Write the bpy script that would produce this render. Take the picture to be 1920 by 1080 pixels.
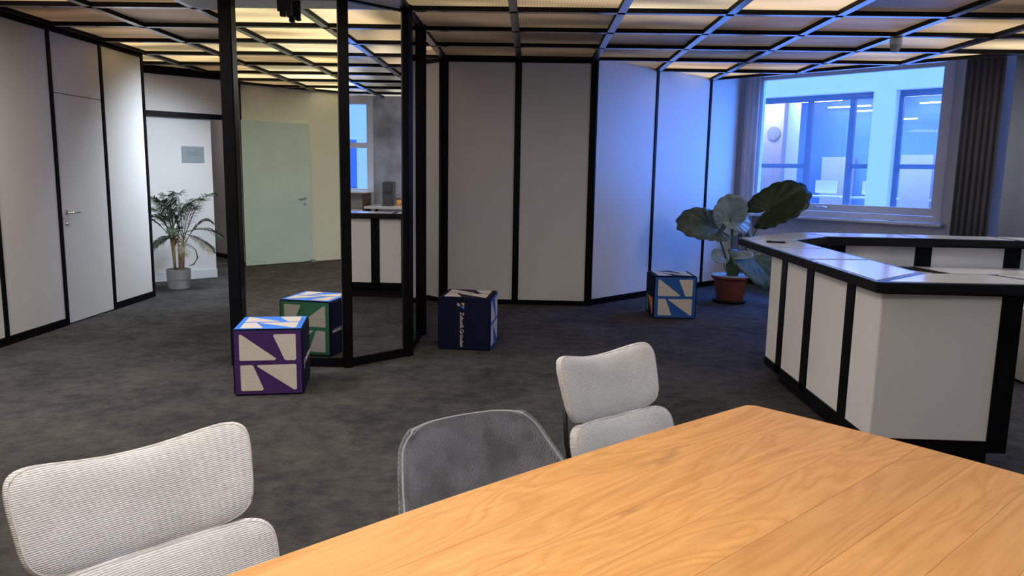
import bpy, bmesh, math, random
from mathutils import Vector, Matrix
random.seed(7)
PI = math.pi
scene = bpy.context.scene
for o in list(bpy.data.objects): bpy.data.objects.remove(o)
COL = scene.collection

# ------------------------------------------------------------------ camera
F_PX, YAW, PITCH, ROLL = 1422.147, -0.022754, 0.152272, 0.0171083
fwd = Vector((math.sin(YAW)*math.cos(PITCH), math.cos(YAW)*math.cos(PITCH), -math.sin(PITCH)))
rgt = Vector((math.cos(YAW), -math.sin(YAW), 0)); up = rgt.cross(fwd)
r2 = rgt*math.cos(ROLL)+up*math.sin(ROLL); u2 = -rgt*math.sin(ROLL)+up*math.cos(ROLL)
cam = bpy.data.cameras.new('camera'); camo = bpy.data.objects.new('camera', cam); COL.objects.link(camo)
M = Matrix((r2, u2, -fwd)).transposed().to_4x4(); M.translation = (0, 0, 1.5)
camo.matrix_world = M
cam.sensor_width = 36; cam.lens = F_PX/1920*36; cam.clip_start = 0.05; cam.clip_end = 200
scene.camera = camo

# ------------------------------------------------------------------ exposure, world, lights
scene.view_settings.view_transform = 'Standard'; scene.view_settings.look = 'None'
scene.view_settings.exposure = 0.0; scene.view_settings.gamma = 1.0
scene.view_settings.use_curve_mapping = False
w = bpy.data.worlds.new('world'); scene.world = w; w.use_nodes = True
bg = w.node_tree.nodes['Background']
bg.inputs[0].default_value = (0.16, 0.33, 1.0, 1); bg.inputs[1].default_value = 3.3

def area(name, loc, tgt, sx, sy, col, power, spread=PI):
    L = bpy.data.lights.new(name, 'AREA'); L.shape = 'RECTANGLE'; L.size = sx; L.size_y = sy
    L.color = col; L.energy = power; L.spread = spread
    o = bpy.data.objects.new(name, L); COL.objects.link(o); o.location = loc
    d = Vector(tgt)-Vector(loc); o.rotation_euler = d.to_track_quat('-Z', 'Y').to_euler()
    return o
SKY = (0.035, 0.23, 1.0)
# daylight falling through the slanting window and through the window of the right wall
area('window_daylight', (5.2, 11.2, 4.2), (3.0, 9.0, 0.9), 3.2, 1.6, SKY, 380)
area('window_daylight', (5.95, 9.65, 1.9), (2.3, 10.6, 1.2), 1.0, 2.4, SKY, 64, 1.6)
area('side_window_daylight', (7.7, 3.4, 3.7), (4.0, 4.2, 0.6), 2.6, 1.6, (0.25, 0.5, 1.0), 260)
# table light as lit panels; the rest are unseen fills added under the ceiling
area('ceiling_fill', (-0.35, 0.7, 2.66), (-0.35, 0.7, 0), 1.4, 1.4, (1.0, 0.97, 0.96), 49)
area('ceiling_fill', (3.5, 4.1, 2.66), (3.5, 4.1, 0), 0.8, 0.8, (1.0, 0.98, 0.97), 13)  # added to brighten the counter top
area('ceiling_fill', (-3.6, 4.4, 2.66), (-3.7, 4.4, 0), 0.9, 1.0, (0.98, 0.97, 1.0), 68)  # unseen fill added for the left wall
area('ceiling_fill', (5.3, 6.1, 2.66), (5.0, 6.6, 0), 0.9, 0.9, (1.0, 0.98, 0.97), 34)  # added out of view to lift the wall below the window and the counter
area('ceiling_fill', (-0.7, 3.6, 2.66), (-0.7, 3.6, 0), 1.1, 1.1, (1.0, 0.98, 0.97), 29)  # extra fill added for the chair at the table's far corner
area('ceiling_fill', (2.9, 1.0, 2.66), (2.9, 1.0, 0), 1.2, 1.2, (1.0, 0.93, 0.86), 2)
area('ceiling_fill', (-3.1, 8.9, 2.62), (-4.7, 9.0, 0.4), 0.7, 0.7, (0.74, 0.87, 1.0), 44, 1.9)  # cool fill added behind the column, no fixture there

# ------------------------------------------------------------------ materials
def mat(name, col, rough=0.6, metal=0.0, spec=0.5, noise=None, bump=None, coat=0.0):
    m = bpy.data.materials.new(name); m.use_nodes = True; nt = m.node_tree
    b = nt.nodes['Principled BSDF']
    b.inputs['Base Color'].default_value = (*col, 1); b.inputs['Roughness'].default_value = rough
    b.inputs['Metallic'].default_value = metal; b.inputs['Specular IOR Level'].default_value = spec
    b.inputs['Coat Weight'].default_value = coat
    tc = nt.nodes.new('ShaderNodeTexCoord')
    if noise:   # (scale, amount)
        n = nt.nodes.new('ShaderNodeTexNoise'); n.inputs['Scale'].default_value = noise[0]; n.inputs['Detail'].default_value = 5
        nt.links.new(tc.outputs['Object'], n.inputs['Vector'])
        r = nt.nodes.new('ShaderNodeValToRGB'); a = noise[1]
        r.color_ramp.elements[0].position = 0.3; r.color_ramp.elements[1].position = 0.7
        r.color_ramp.elements[0].color = (*[c*(1-a) for c in col], 1); r.color_ramp.elements[1].color = (*[min(1, c*(1+a)) for c in col], 1)
        nt.links.new(n.outputs['Fac'], r.inputs['Fac']); nt.links.new(r.outputs['Color'], b.inputs['Base Color'])
    if bump:
        n = nt.nodes.new('ShaderNodeTexNoise'); n.inputs['Scale'].default_value = bump[0]; n.inputs['Detail'].default_value = 4
        nt.links.new(tc.outputs['Object'], n.inputs['Vector'])
        bp = nt.nodes.new('ShaderNodeBump'); bp.inputs['Strength'].default_value = bump[1]; bp.inputs['Distance'].default_value = bump[2]
        nt.links.new(n.outputs['Fac'], bp.inputs['Height']); nt.links.new(bp.outputs['Normal'], b.inputs['Normal'])
    return m
def emit(name, col, s):
    m = bpy.data.materials.new(name); m.use_nodes = True; nt = m.node_tree
    b = nt.nodes['Principled BSDF']; b.inputs['Base Color'].default_value = (*col, 1)
    b.inputs['Emission Color'].default_value = (*col, 1); b.inputs['Emission Strength'].default_value = s
    return m
black = mat('black_metal', (0.0045, 0.0045, 0.006), 0.35, 0.0, 0.07, noise=(6, .2))
blackp = mat('black_paint', (0.004, 0.004, 0.005), 0.6, 0.0, 0.2, noise=(5, .2))
beamm = mat('ceiling_beam_metal', (0.56, 0.56, 0.60), 0.26, 0.95, 0.5, noise=(4, .12))
beamside = mat('ceiling_beam_side', (0.004, 0.004, 0.005), 0.7, 0.0, 0.2, noise=(4, .12))
white = mat('white_laminate', (0.68, 0.66, 0.65), 0.42, noise=(1.5, .03), bump=(120, .06, .002))
whitetop = mat('white_top_laminate', (0.82, 0.82, 0.82), 0.12, 0.0, 0.5, noise=(1.5, .03))
greytrim = mat('grey_top_trim', (0.03, 0.04, 0.06), 0.25, 0.0, 0.3, noise=(4, .1))
plaster = mat('wall_paint', (0.68, 0.68, 0.69), 0.8, noise=(1.2, .05), bump=(60, .1, .002))
greenm = mat('pale_green_paint', (0.50, 0.66, 0.60), 0.55, noise=(2, .04))
greenwall = mat('pale_wall_paint', (0.66, 0.70, 0.58), 0.75, noise=(1.2, .05))
concrete = mat('concrete_wall', (0.34, 0.35, 0.40), 0.85, noise=(3, .35), bump=(20, .3, .01))
chrome = mat('brushed_steel', (0.75, 0.74, 0.72), 0.22, 1.0, noise=(20, .05))
frame_w = mat('window_frame_paint', (0.66, 0.67, 0.70), 0.4, noise=(3, .04))
mirror = mat('mirror_glass', (0.86, 0.87, 0.86), 0.0, 1.0, noise=(2, .01))
curt = mat('dark_curtain_fabric', (0.05, 0.05, 0.06), 0.9, noise=(3, .1), bump=(90, .2, .002))
curt2 = mat('grey_curtain_fabric', (0.17, 0.19, 0.25), 0.9, noise=(3, .1), bump=(90, .2, .002))
curt3 = mat('pale_curtain_fabric', (0.66, 0.68, 0.74), 0.9, noise=(3, .1), bump=(90, .2, .002))
metalgrey = mat('grey_sheet_metal', (0.30, 0.32, 0.34), 0.45, 0.2, noise=(3, .1))
seat_grey = mat('black_leg_metal', (0.03, 0.03, 0.032), 0.4, 0.7, noise=(10, .1))

def carpet_mat():
    m = bpy.data.materials.new('charcoal_carpet'); m.use_nodes = True; nt = m.node_tree; b = nt.nodes['Principled BSDF']
    tc = nt.nodes.new('ShaderNodeTexCoord')
    n1 = nt.nodes.new('ShaderNodeTexNoise'); n1.inputs['Scale'].default_value = 1.6; n1.inputs['Detail'].default_value = 9; n1.inputs['Roughness'].default_value = .65
    n1.inputs['Distortion'].default_value = .5
    n2 = nt.nodes.new('ShaderNodeTexNoise'); n2.inputs['Scale'].default_value = 9; n2.inputs['Detail'].default_value = 6; n2.inputs['Roughness'].default_value = .7
    n3 = nt.nodes.new('ShaderNodeTexNoise'); n3.inputs['Scale'].default_value = 260; n3.inputs['Detail'].default_value = 2
    for n in (n1, n2, n3): nt.links.new(tc.outputs['Object'], n.inputs['Vector'])
    mx = nt.nodes.new('ShaderNodeMix'); mx.data_type = 'FLOAT'; mx.inputs[0].default_value = .5
    nt.links.new(n1.outputs['Fac'], mx.inputs[2]); nt.links.new(n2.outputs['Fac'], mx.inputs[3])
    r = nt.nodes.new('ShaderNodeValToRGB'); r.color_ramp.elements[0].position = .38; r.color_ramp.elements[1].position = .66
    r.color_ramp.elements[0].color = (.027, .026, .027, 1); r.color_ramp.elements[1].color = (.090, .085, .081, 1)
    nt.links.new(mx.outputs[0], r.inputs['Fac']); nt.links.new(r.outputs['Color'], b.inputs['Base Color'])
    b.inputs['Roughness'].default_value = .95; b.inputs['Specular IOR Level'].default_value = .15
    bp = nt.nodes.new('ShaderNodeBump'); bp.inputs['Strength'].default_value = .35; bp.inputs['Distance'].default_value = .004
    nt.links.new(n3.outputs['Fac'], bp.inputs['Height']); nt.links.new(bp.outputs['Normal'], b.inputs['Normal'])
    return m
carpet = carpet_mat()

def panel_mat():
    # backlit ribbed acrylic; the object's own colour carries how strongly the tube behind it burns
    m = bpy.data.materials.new('backlit_acrylic'); m.use_nodes = True; nt = m.node_tree; b = nt.nodes['Principled BSDF']
    tc = nt.nodes.new('ShaderNodeTexCoord'); oi = nt.nodes.new('ShaderNodeObjectInfo')
    b.inputs['Base Color'].default_value = (.11, .07, .032, 1); b.inputs['Roughness'].default_value = .4; b.inputs['Specular IOR Level'].default_value = .2
    wv = nt.nodes.new('ShaderNodeTexWave'); wv.wave_type = 'BANDS'; wv.bands_direction = 'X'; wv.inputs['Scale'].default_value = 14
    nt.links.new(tc.outputs['Object'], wv.inputs['Vector'])
    # tube glow across the panel: soft noise stretched along X
    mp = nt.nodes.new('ShaderNodeMapping'); mp.inputs['Scale'].default_value = (.55, 1.7, 1)
    nz = nt.nodes.new('ShaderNodeTexNoise'); nz.noise_dimensions = '4D'; nz.inputs['Scale'].default_value = 1.2; nz.inputs['Detail'].default_value = 1
    nt.links.new(tc.outputs['Object'], mp.inputs['Vector']); nt.links.new(mp.outputs['Vector'], nz.inputs['Vector'])
    ml = nt.nodes.new('ShaderNodeMath'); ml.operation = 'MULTIPLY'; ml.inputs[1].default_value = 40
    nt.links.new(oi.outputs['Random'], ml.inputs[0]); nt.links.new(ml.outputs[0], nz.inputs['W'])
    r = nt.nodes.new('ShaderNodeMapRange'); r.inputs['From Min'].default_value = .38; r.inputs['From Max'].default_value = .66
    r.inputs['To Min'].default_value = .42; r.inputs['To Max'].default_value = 1.85
    nt.links.new(nz.outputs['Fac'], r.inputs['Value'])
    rr = nt.nodes.new('ShaderNodeMapRange'); rr.inputs['To Min'].default_value = .86; rr.inputs['To Max'].default_value = 1.1
    nt.links.new(wv.outputs['Fac'], rr.inputs['Value'])
    mm = nt.nodes.new('ShaderNodeMath'); mm.operation = 'MULTIPLY'
    nt.links.new(r.outputs[0], mm.inputs[0]); nt.links.new(rr.outputs[0], mm.inputs[1])
    nt.links.new(oi.outputs['Color'], b.inputs['Emission Color']); nt.links.new(mm.outputs[0], b.inputs['Emission Strength'])
    bp = nt.nodes.new('ShaderNodeBump'); bp.inputs['Strength'].default_value = .3; bp.inputs['Distance'].default_value = .003
    nt.links.new(wv.outputs['Fac'], bp.inputs['Height']); nt.links.new(bp.outputs['Normal'], b.inputs['Normal'])
    return m
acrylic = panel_mat()

def glass_mat():
    m = bpy.data.materials.new('window_glass'); m.use_nodes = True; nt = m.node_tree
    nt.nodes.remove(nt.nodes['Principled BSDF']); out = nt.nodes['Material Output']
    t = nt.nodes.new('ShaderNodeBsdfTransparent'); t.inputs[0].default_value = (.93, .96, .97, 1)
    g = nt.nodes.new('ShaderNodeBsdfGlossy'); g.inputs['Roughness'].default_value = .02
    f = nt.nodes.new('ShaderNodeFresnel'); ge = nt.nodes.new('ShaderNodeNewGeometry'); mr = nt.nodes.new('ShaderNodeMapRange'); mr.inputs['To Min'].default_value = 1.35; mr.inputs['To Max'].default_value = 1/1.35
    nt.links.new(ge.outputs['Backfacing'], mr.inputs['Value']); nt.links.new(mr.outputs[0], f.inputs[0])   # both faces of the thin pane reflect alike
    x = nt.nodes.new('ShaderNodeMixShader'); nt.links.new(f.outputs[0], x.inputs[0]); nt.links.new(t.outputs[0], x.inputs[1]); nt.links.new(g.outputs[0], x.inputs[2])
    nt.links.new(x.outputs[0], out.inputs[0]); return m
glass = glass_mat()

def fabric_mat(name, c0, c1, scale, axis='Z', blot=(4, .0)):
    m = bpy.data.materials.new(name); m.use_nodes = True; nt = m.node_tree; b = nt.nodes['Principled BSDF']
    tc = nt.nodes.new('ShaderNodeTexCoord')
    wv = nt.nodes.new('ShaderNodeTexWave'); wv.wave_type = 'BANDS'; wv.bands_direction = axis; wv.inputs['Scale'].default_value = scale
    wv.inputs['Distortion'].default_value = 1.6; wv.inputs['Detail'].default_value = 3; wv.inputs['Detail Scale'].default_value = 1.5
    nz = nt.nodes.new('ShaderNodeTexNoise'); nz.inputs['Scale'].default_value = 420; nz.inputs['Detail'].default_value = 3
    mpn = nt.nodes.new('ShaderNodeMapping'); mpn.inputs['Scale'].default_value = (.25, .25, 1) if axis == 'Z' else (1, 1, .25)
    nt.links.new(tc.outputs['Object'], mpn.inputs['Vector'])
    nt.links.new(tc.outputs['Object'], wv.inputs['Vector']); nt.links.new(mpn.outputs['Vector'], nz.inputs['Vector'])
    mx = nt.nodes.new('ShaderNodeMix'); mx.data_type = 'FLOAT'; mx.inputs[0].default_value = .45
    nt.links.new(wv.outputs['Fac'], mx.inputs[2]); nt.links.new(nz.outputs['Fac'], mx.inputs[3])
    r = nt.nodes.new('ShaderNodeValToRGB'); r.color_ramp.elements[0].position = .15; r.color_ramp.elements[1].position = .75
    r.color_ramp.elements[0].color = (*c0, 1); r.color_ramp.elements[1].color = (*c1, 1)
    nt.links.new(mx.outputs[0], r.inputs['Fac'])
    n2 = nt.nodes.new('ShaderNodeTexNoise'); n2.inputs['Scale'].default_value = blot[0]; n2.inputs['Detail'].default_value = 4
    nt.links.new(tc.outputs['Object'], n2.inputs['Vector'])
    mr = nt.nodes.new('ShaderNodeMapRange'); mr.inputs['From Min'].default_value = .35; mr.inputs['From Max'].default_value = .65
    mr.inputs['To Min'].default_value = 1-blot[1]; mr.inputs['To Max'].default_value = 1+blot[1]*.6
    nt.links.new(n2.outputs['Fac'], mr.inputs['Value'])
    vm = nt.nodes.new('ShaderNodeVectorMath'); vm.operation = 'SCALE'
    nt.links.new(r.outputs['Color'], vm.inputs[0]); nt.links.new(mr.outputs[0], vm.inputs['Scale']); nt.links.new(vm.outputs[0], b.inputs['Base Color'])
    b.inputs['Roughness'].default_value = .92; b.inputs['Sheen Weight'].default_value = .25; b.inputs['Specular IOR Level'].default_value = .2
    bp = nt.nodes.new('ShaderNodeBump'); bp.inputs['Strength'].default_value = .6; bp.inputs['Distance'].default_value = .003
    nt.links.new(mx.outputs[0], bp.inputs['Height']); nt.links.new(bp.outputs['Normal'], b.inputs['Normal'])
    return m
fab_light = fabric_mat('light_grey_ribbed_fabric', (.34, .34, .35), (.82, .82, .84), 70, 'Z', (7, .10))
fab_dark = fabric_mat('dark_grey_velvet', (.045, .046, .056), (.21, .21, .245), 75, 'X', (9, .38))
fab_pipe = mat('piping_fabric', (.55, .52, .51), .9, noise=(40, .1))
fab_pipe_d = mat('dark_piping_fabric', (.30, .30, .32), .9, noise=(40, .1))

def wood_mat():
    m = bpy.data.materials.new('oiled_oak'); m.use_nodes = True; nt = m.node_tree; b = nt.nodes['Principled BSDF']
    tc = nt.nodes.new('ShaderNodeTexCoord'); oi = nt.nodes.new('ShaderNodeObjectInfo')
    ad = nt.nodes.new('ShaderNodeVectorMath'); ad.operation = 'ADD'
    cb = nt.nodes.new('ShaderNodeCombineXYZ')
    m1 = nt.nodes.new('ShaderNodeMath'); m1.operation = 'MULTIPLY'; m1.inputs[1].default_value = 37
    nt.links.new(oi.outputs['Random'], m1.inputs[0]); nt.links.new(m1.outputs[0], cb.inputs[0]); nt.links.new(m1.outputs[0], cb.inputs[2])
    nt.links.new(tc.outputs['Object'], ad.inputs[0]); nt.links.new(cb.outputs[0], ad.inputs[1])
    mp = nt.nodes.new('ShaderNodeMapping'); mp.inputs['Scale'].default_value = (.9, 4.2, 4)   # grain along X
    nt.links.new(ad.outputs[0], mp.inputs['Vector'])
    nA = nt.nodes.new('ShaderNodeTexNoise'); nA.inputs['Scale'].default_value = 1.1; nA.inputs['Detail'].default_value = 2; nA.inputs['Distortion'].default_value = 1.5
    nt.links.new(mp.outputs[0], nA.inputs['Vector'])
    # growth rings: contour bands of the warped noise
    mm = nt.nodes.new('ShaderNodeMath'); mm.operation = 'MULTIPLY'; mm.inputs[1].default_value = 15
    nt.links.new(nA.outputs['Fac'], mm.inputs[0])
    fr = nt.nodes.new('ShaderNodeMath'); fr.operation = 'PINGPONG'; fr.inputs[1].default_value = 1; nt.links.new(mm.outputs[0], fr.inputs[0])
    # fine fibres
    mp2 = nt.nodes.new('ShaderNodeMapping'); mp2.inputs['Scale'].default_value = (2.5, 75, 20); nt.links.new(ad.outputs[0], mp2.inputs['Vector'])
    nB = nt.nodes.new('ShaderNodeTexNoise'); nB.inputs['Scale'].default_value = 1; nB.inputs['Detail'].default_value = 3; nt.links.new(mp2.outputs[0], nB.inputs['Vector'])
    r = nt.nodes.new('ShaderNodeValToRGB'); cr = r.color_ramp
    cr.elements[0].position = 0; cr.elements[0].color = (.57, .262, .072, 1); cr.elements[1].position = 1; cr.elements[1].color = (.665, .332, .106, 1)
    e = cr.elements.new(.35); e.color = (.62, .298, .088, 1)
    nt.links.new(fr.outputs[0], r.inputs['Fac'])
    r2_ = nt.nodes.new('ShaderNodeMapRange'); r2_.inputs['From Min'].default_value = .3; r2_.inputs['From Max'].default_value = .7; r2_.inputs['To Min'].default_value = .91; r2_.inputs['To Max'].default_value = 1.07
    nt.links.new(nB.outputs['Fac'], r2_.inputs['Value'])
    v1 = nt.nodes.new('ShaderNodeVectorMath'); v1.operation = 'SCALE'; nt.links.new(r.outputs['Color'], v1.inputs[0]); nt.links.new(r2_.outputs[0], v1.inputs['Scale'])
    # each stave its own tone
    r3 = nt.nodes.new('ShaderNodeMapRange'); r3.inputs['To Min'].default_value = .93; r3.inputs['To Max'].default_value = 1.06
    nt.links.new(oi.outputs['Random'], r3.inputs['Value'])
    v2 = nt.nodes.new('ShaderNodeVectorMath'); v2.operation = 'SCALE'; nt.links.new(v1.outputs[0], v2.inputs[0]); nt.links.new(r3.outputs[0], v2.inputs['Scale'])
    # knots and dark flecks
    mp3 = nt.nodes.new('ShaderNodeMapping'); mp3.inputs['Scale'].default_value = (2.2, 8, 3); nt.links.new(ad.outputs[0], mp3.inputs['Vector'])
    vo = nt.nodes.new('ShaderNodeTexNoise'); vo.inputs['Scale'].default_value = 1.4; vo.inputs['Detail'].default_value = 5; nt.links.new(mp3.outputs[0], vo.inputs['Vector'])
    kr = nt.nodes.new('ShaderNodeMapRange'); kr.inputs['From Min'].default_value = .67; kr.inputs['From Max'].default_value = .82; nt.links.new(vo.outputs['Fac'], kr.inputs['Value'])
    mx = nt.nodes.new('ShaderNodeMix'); mx.data_type = 'RGBA'; mx.inputs[7].default_value = (.20, .085, .028, 1)
    nt.links.new(kr.outputs[0], mx.inputs[0]); nt.links.new(v2.outputs[0], mx.inputs[6]); nt.links.new(mx.outputs[2], b.inputs['Base Color'])
    b.inputs['Roughness'].default_value = .5; b.inputs['Specular IOR Level'].default_value = .34
    bp = nt.nodes.new('ShaderNodeBump'); bp.inputs['Strength'].default_value = .12; bp.inputs['Distance'].default_value = .002
    nt.links.new(nB.outputs['Fac'], bp.inputs['Height']); nt.links.new(bp.outputs['Normal'], b.inputs['Normal'])
    return m
oak = wood_mat()

# ------------------------------------------------------------------ mesh helpers
def new_obj(name, me, parent=None, mats=()):
    o = bpy.data.objects.new(name, me); COL.objects.link(o)
    for m in mats:
        if m.name not in [x.name for x in me.materials if x]: me.materials.append(m)
    if parent: o.parent = parent
    return o
def finish(name, bm, m, parent=None, smooth=False, loc=None, rot=None):
    bmesh.ops.recalc_face_normals(bm, faces=bm.faces)
    me = bpy.data.meshes.new(name); bm.to_mesh(me); bm.free()
    ms = m if isinstance(m, (list, tuple)) else [m]
    for x in ms: me.materials.append(x)
    if smooth:
        for p in me.polygons: p.use_smooth = True
    o = bpy.data.objects.new(name, me); COL.objects.link(o)
    if parent: o.parent = parent
    if loc: o.location = loc
    if rot: o.rotation_euler = rot
    return o
def bx(bm, x0, x1, y0, y1, z0, z1, mi=0):
    v = [bm.verts.new(p) for p in ((x0,y0,z0),(x1,y0,z0),(x1,y1,z0),(x0,y1,z0),(x0,y0,z1),(x1,y0,z1),(x1,y1,z1),(x0,y1,z1))]
    fs = [bm.faces.new([v[i] for i in q]) for q in ((3,2,1,0),(4,5,6,7),(0,1,5,4),(1,2,6,5),(2,3,7,6),(3,0,4,7))]
    for f in fs: f.material_index = mi
    return v, fs
def box(name, x0, x1, y0, y1, z0, z1, m, parent=None, bev=0.0, loc=None, rot=None):
    bm = bmesh.new(); bx(bm, x0, x1, y0, y1, z0, z1)
    if bev: bmesh.ops.bevel(bm, geom=bm.edges[:], offset=bev, segments=2, affect='EDGES')
    return finish(name, bm, m, parent, loc=loc, rot=rot)
def prism(name, pts, z0, z1, m, parent=None, bev=0.0, topmat=None, loc=None, rot=None):
    bm = bmesh.new(); lo = [bm.verts.new((x, y, z0)) for x, y in pts]; hi = [bm.verts.new((x, y, z1)) for x, y in pts]
    n = len(pts); bm.faces.new(lo[::-1]); t = bm.faces.new(hi)
    for i in range(n): bm.faces.new((lo[i], lo[(i+1) % n], hi[(i+1) % n], hi[i]))
    if topmat: t.material_index = 1
    if bev: bmesh.ops.bevel(bm, geom=bm.edges[:], offset=bev, segments=2, affect='EDGES')
    return finish(name, bm, [m, topmat] if topmat else m, parent, loc=loc, rot=rot)
def tube(bm, pts, radii, seg=8, cap=True):
    pts = [Vector(p) for p in pts]
    if not hasattr(radii, '__len__'): radii = [radii]*len(pts)
    rings = []
    for i, p in enumerate(pts):
        d = (pts[min(i+1, len(pts)-1)]-pts[max(i-1, 0)]).normalized()
        a = Vector((0, 0, 1)) if abs(d.z) < .9 else Vector((1, 0, 0))
        s = d.cross(a).normalized(); t = d.cross(s)
        rings.append([bm.verts.new(p+(s*math.cos(k*2*PI/seg)+t*math.sin(k*2*PI/seg))*radii[i]) for k in range(seg)])
    for i in range(len(rings)-1):
        for k in range(seg): bm.faces.new((rings[i][k], rings[i][(k+1) % seg], rings[i+1][(k+1) % seg], rings[i+1][k]))
    if cap: bm.faces.new(rings[0][::-1]); bm.faces.new(rings[-1])
def lathe(bm, prof, seg=40, c=(0, 0)):
    rings = [[bm.verts.new((c[0]+r*math.cos(k*2*PI/seg), c[1]+r*math.sin(k*2*PI/seg), z)) for k in range(seg)] for r, z in prof]
    for i in range(len(rings)-1):
        for k in range(seg): bm.faces.new((rings[i][k], rings[i][(k+1) % seg], rings[i+1][(k+1) % seg], rings[i+1][k]))
    bm.faces.new(rings[0][::-1]); bm.faces.new(rings[-1])
def thing(name, label, cat, loc=(0, 0, 0), rotz=0, group=None):
    o = bpy.data.objects.new(name, None); COL.objects.link(o); o.empty_display_size = .1
    o.location = loc; o.rotation_euler = (0, 0, rotz); o['label'] = label; o['category'] = cat
    if group: o['group'] = group
    return o
def tag(o, label, cat, group=None):
    o['label'] = label; o['category'] = cat
    if group: o['group'] = group
    return o
def struct(o, label=None):
    o['kind'] = 'structure'
    if label: o['label'] = label
    return o
def grouproot(name, label=None, loc=(0, 0, 0), rotz=0):
    o = bpy.data.objects.new(name, None); COL.objects.link(o); o.empty_display_size = .1
    o.location = loc; o.rotation_euler = (0, 0, rotz); return struct(o, label)

# ------------------------------------------------------------------ room grid
G, OX, OY, HC = 0.82505, -0.1617, 5.2417, 2.706
def node(c, r): return Vector((OX+c*G, OY+r*G))
XL = -4.33; XR = 6.3; YB = -3.0

# floor
floor = prism('floor', [(-8, -3.5), (7, -3.5), (7, 6.95), (-2.05, 16), (-8, 16)], -0.1, 0, carpet); struct(floor, 'charcoal mottled carpet covering the whole room')

# ---- a wall made of white boards between black posts. local x runs from A to B, local -y (right of A->B) is the room side
def panel_wall(name, label, A, B, posts, h=HC, base=True, skip=(), boardmat=None, base_h=.07, topbar=.035, ends=True, thick=.08, postw=.045):
    A = Vector(A); B = Vector(B); d = B-A; L = d.length; a = math.atan2(d.y, d.x)
    root = box(name, 0, L, .012, .012+thick, 0, 3.12, blackp, loc=(A.x, A.y, 0), rot=(0, 0, a)); struct(root, label)
    bm_ = boardmat or white
    ps = list(posts)
    for i in range(len(ps)-1):
        if i in skip: continue
        x0, x1 = ps[i]+postw/2, ps[i+1]-postw/2
        zb = base_h if base else .01
        box('wall_panel', x0, x1, 0.0, .014, zb, h-topbar, bm_, root, bev=.002)
    for p in ps:
        box('post', p-postw/2, p+postw/2, -.012, .012, 0, h, black, root, bev=.002)
    if base:
        for i in range(len(ps)-1):
            if i in skip: continue
            box('baseboard', ps[i]+postw/2, ps[i+1]-postw/2, -.010, .012, 0, base_h, black, root, bev=.002)
    for i in range(len(ps)-1):
        if i in skip: continue
        box('top_rail', ps[i]+postw/2, ps[i+1]-postw/2, -.010, .012, h-topbar, h, black, root, bev=.002)
    return root
# left wall runs toward -Y -> +Y with the room on the right (+X) side => A = near, B = far
ly = [node(0, r).y for r in range(-6, 5)]
y0 = -0.15
posts = [0]+[y-y0 for y in ly if y-y0 > .5]
iskip = [i for i in range(len(posts)-1) if abs(posts[i]+y0-node(0, 2).y) < .05]
wl = panel_wall('wall_left', 'left wall of white boards between slim black posts', (XL, y0), (XL, node(0, 4).y), posts, skip=iskip)
# door leaf in the left wall
dy0, dy1 = node(0, 2).y-y0+.0225, node(0, 3).y-y0-.0225
def lever(parent, x, z, side=1, plate=True):
    bm = bmesh.new(); tube(bm, [(x, -.002, z), (x, -.05, z)], .010, 12); tube(bm, [(x, -.05, z), (x+side*.012, -.055, z), (x+side*.13, -.055, z)], .009, 12)
    h_ = finish('door_handle', bm, chrome, parent, smooth=True); h_['label'] = 'steel lever handle'
    bm = bmesh.new(); tube(bm, [(x, .0, z), (x, -.008, z)], .026, 20); finish('handle_rose', bm, chrome, parent)
    bm = bmesh.new(); tube(bm, [(x, .0, z-.10), (x, -.008, z-.10)], .024, 20); tube(bm, [(x, -.006, z-.10), (x, -.02, z-.10)], .009, 12); finish('lock_cylinder', bm, chrome, parent)
door1 = grouproot('door_1', 'white flush door between black posts in the left wall', (XL, y0, 0), PI/2)
box('door_leaf', dy0+.004, dy1-.004, -.002, .014, .012, 2.135, white, door1, bev=.002)
box('overpanel', dy0+.004, dy1-.004, -.002, .014, 2.141, HC-.035, white, door1, bev=.002)
lever(door1, dy0+.075, 1.05, 1)

# back walls
n = lambda c, r: tuple(node(c, r))
panel_wall('wall_back', 'frontal back wall of tall grey-white boards between black posts', n(-1, 4), n(1, 4), [0.0225, G, 2*G], topbar=.03, base_h=.055, postw=.07)
D = G*math.sqrt(2)
panel_wall('wall_back_right', 'slanting white board wall washed by blue daylight', n(1, 4), (2.83, 10.72), [.04, D, 2*D], h=3.0, topbar=.02, postw=.045)
bw_ = node(3, 6)
b3 = box('wall_panel', .03, .71, 0, .014, .07, 2.98, white, None, bev=.002, loc=(bw_.x, bw_.y, 0), rot=(0, 0, PI/4)); b3.name = 'wall_return'; struct(b3, 'last white board beside the window, behind the curtain')
struct(box('baseboard_back', .03, .71, -.012, 0, 0, .07, black, None, loc=(bw_.x, bw_.y, 0), rot=(0, 0, PI/4)), 'black baseboard under the last board beside the window')
panel_wall('wall_back_left', 'slanting white board wall behind the mirror column', n(-4, 7), n(-1, 4), [.03, D, 2*D, 3*D-.04], topbar=.03, base_h=.055)

# header wall over the passage: direction (1,1) through node(-5,6)
hx = grouproot('wall_header', 'wall with white lintel panel over the passage to the palm', (*n(-5, 6), 0), PI/4)
hA, hB = -1.6, 1.165
box('lintel_panel', hA, hB, .0, .08, 2.18, 2.64, white, hx)
box('lintel_rail', hA, hB, -.03, .11, 2.12, 2.185, black, hx, bev=.003)
box('lintel_rail', hA, hB, -.03, .11, 2.64, 2.77, black, hx, bev=.003); box('lintel_backing', hA, hB, .02, .11, 2.77, 3.12, blackp, hx)
box('passage_panel', hA, .02, .03, .10, 0, 2.12, white, hx)
box('baseboard', hA, .02, .0, .03, 0, .12, frame_w, hx, bev=.004)
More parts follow.
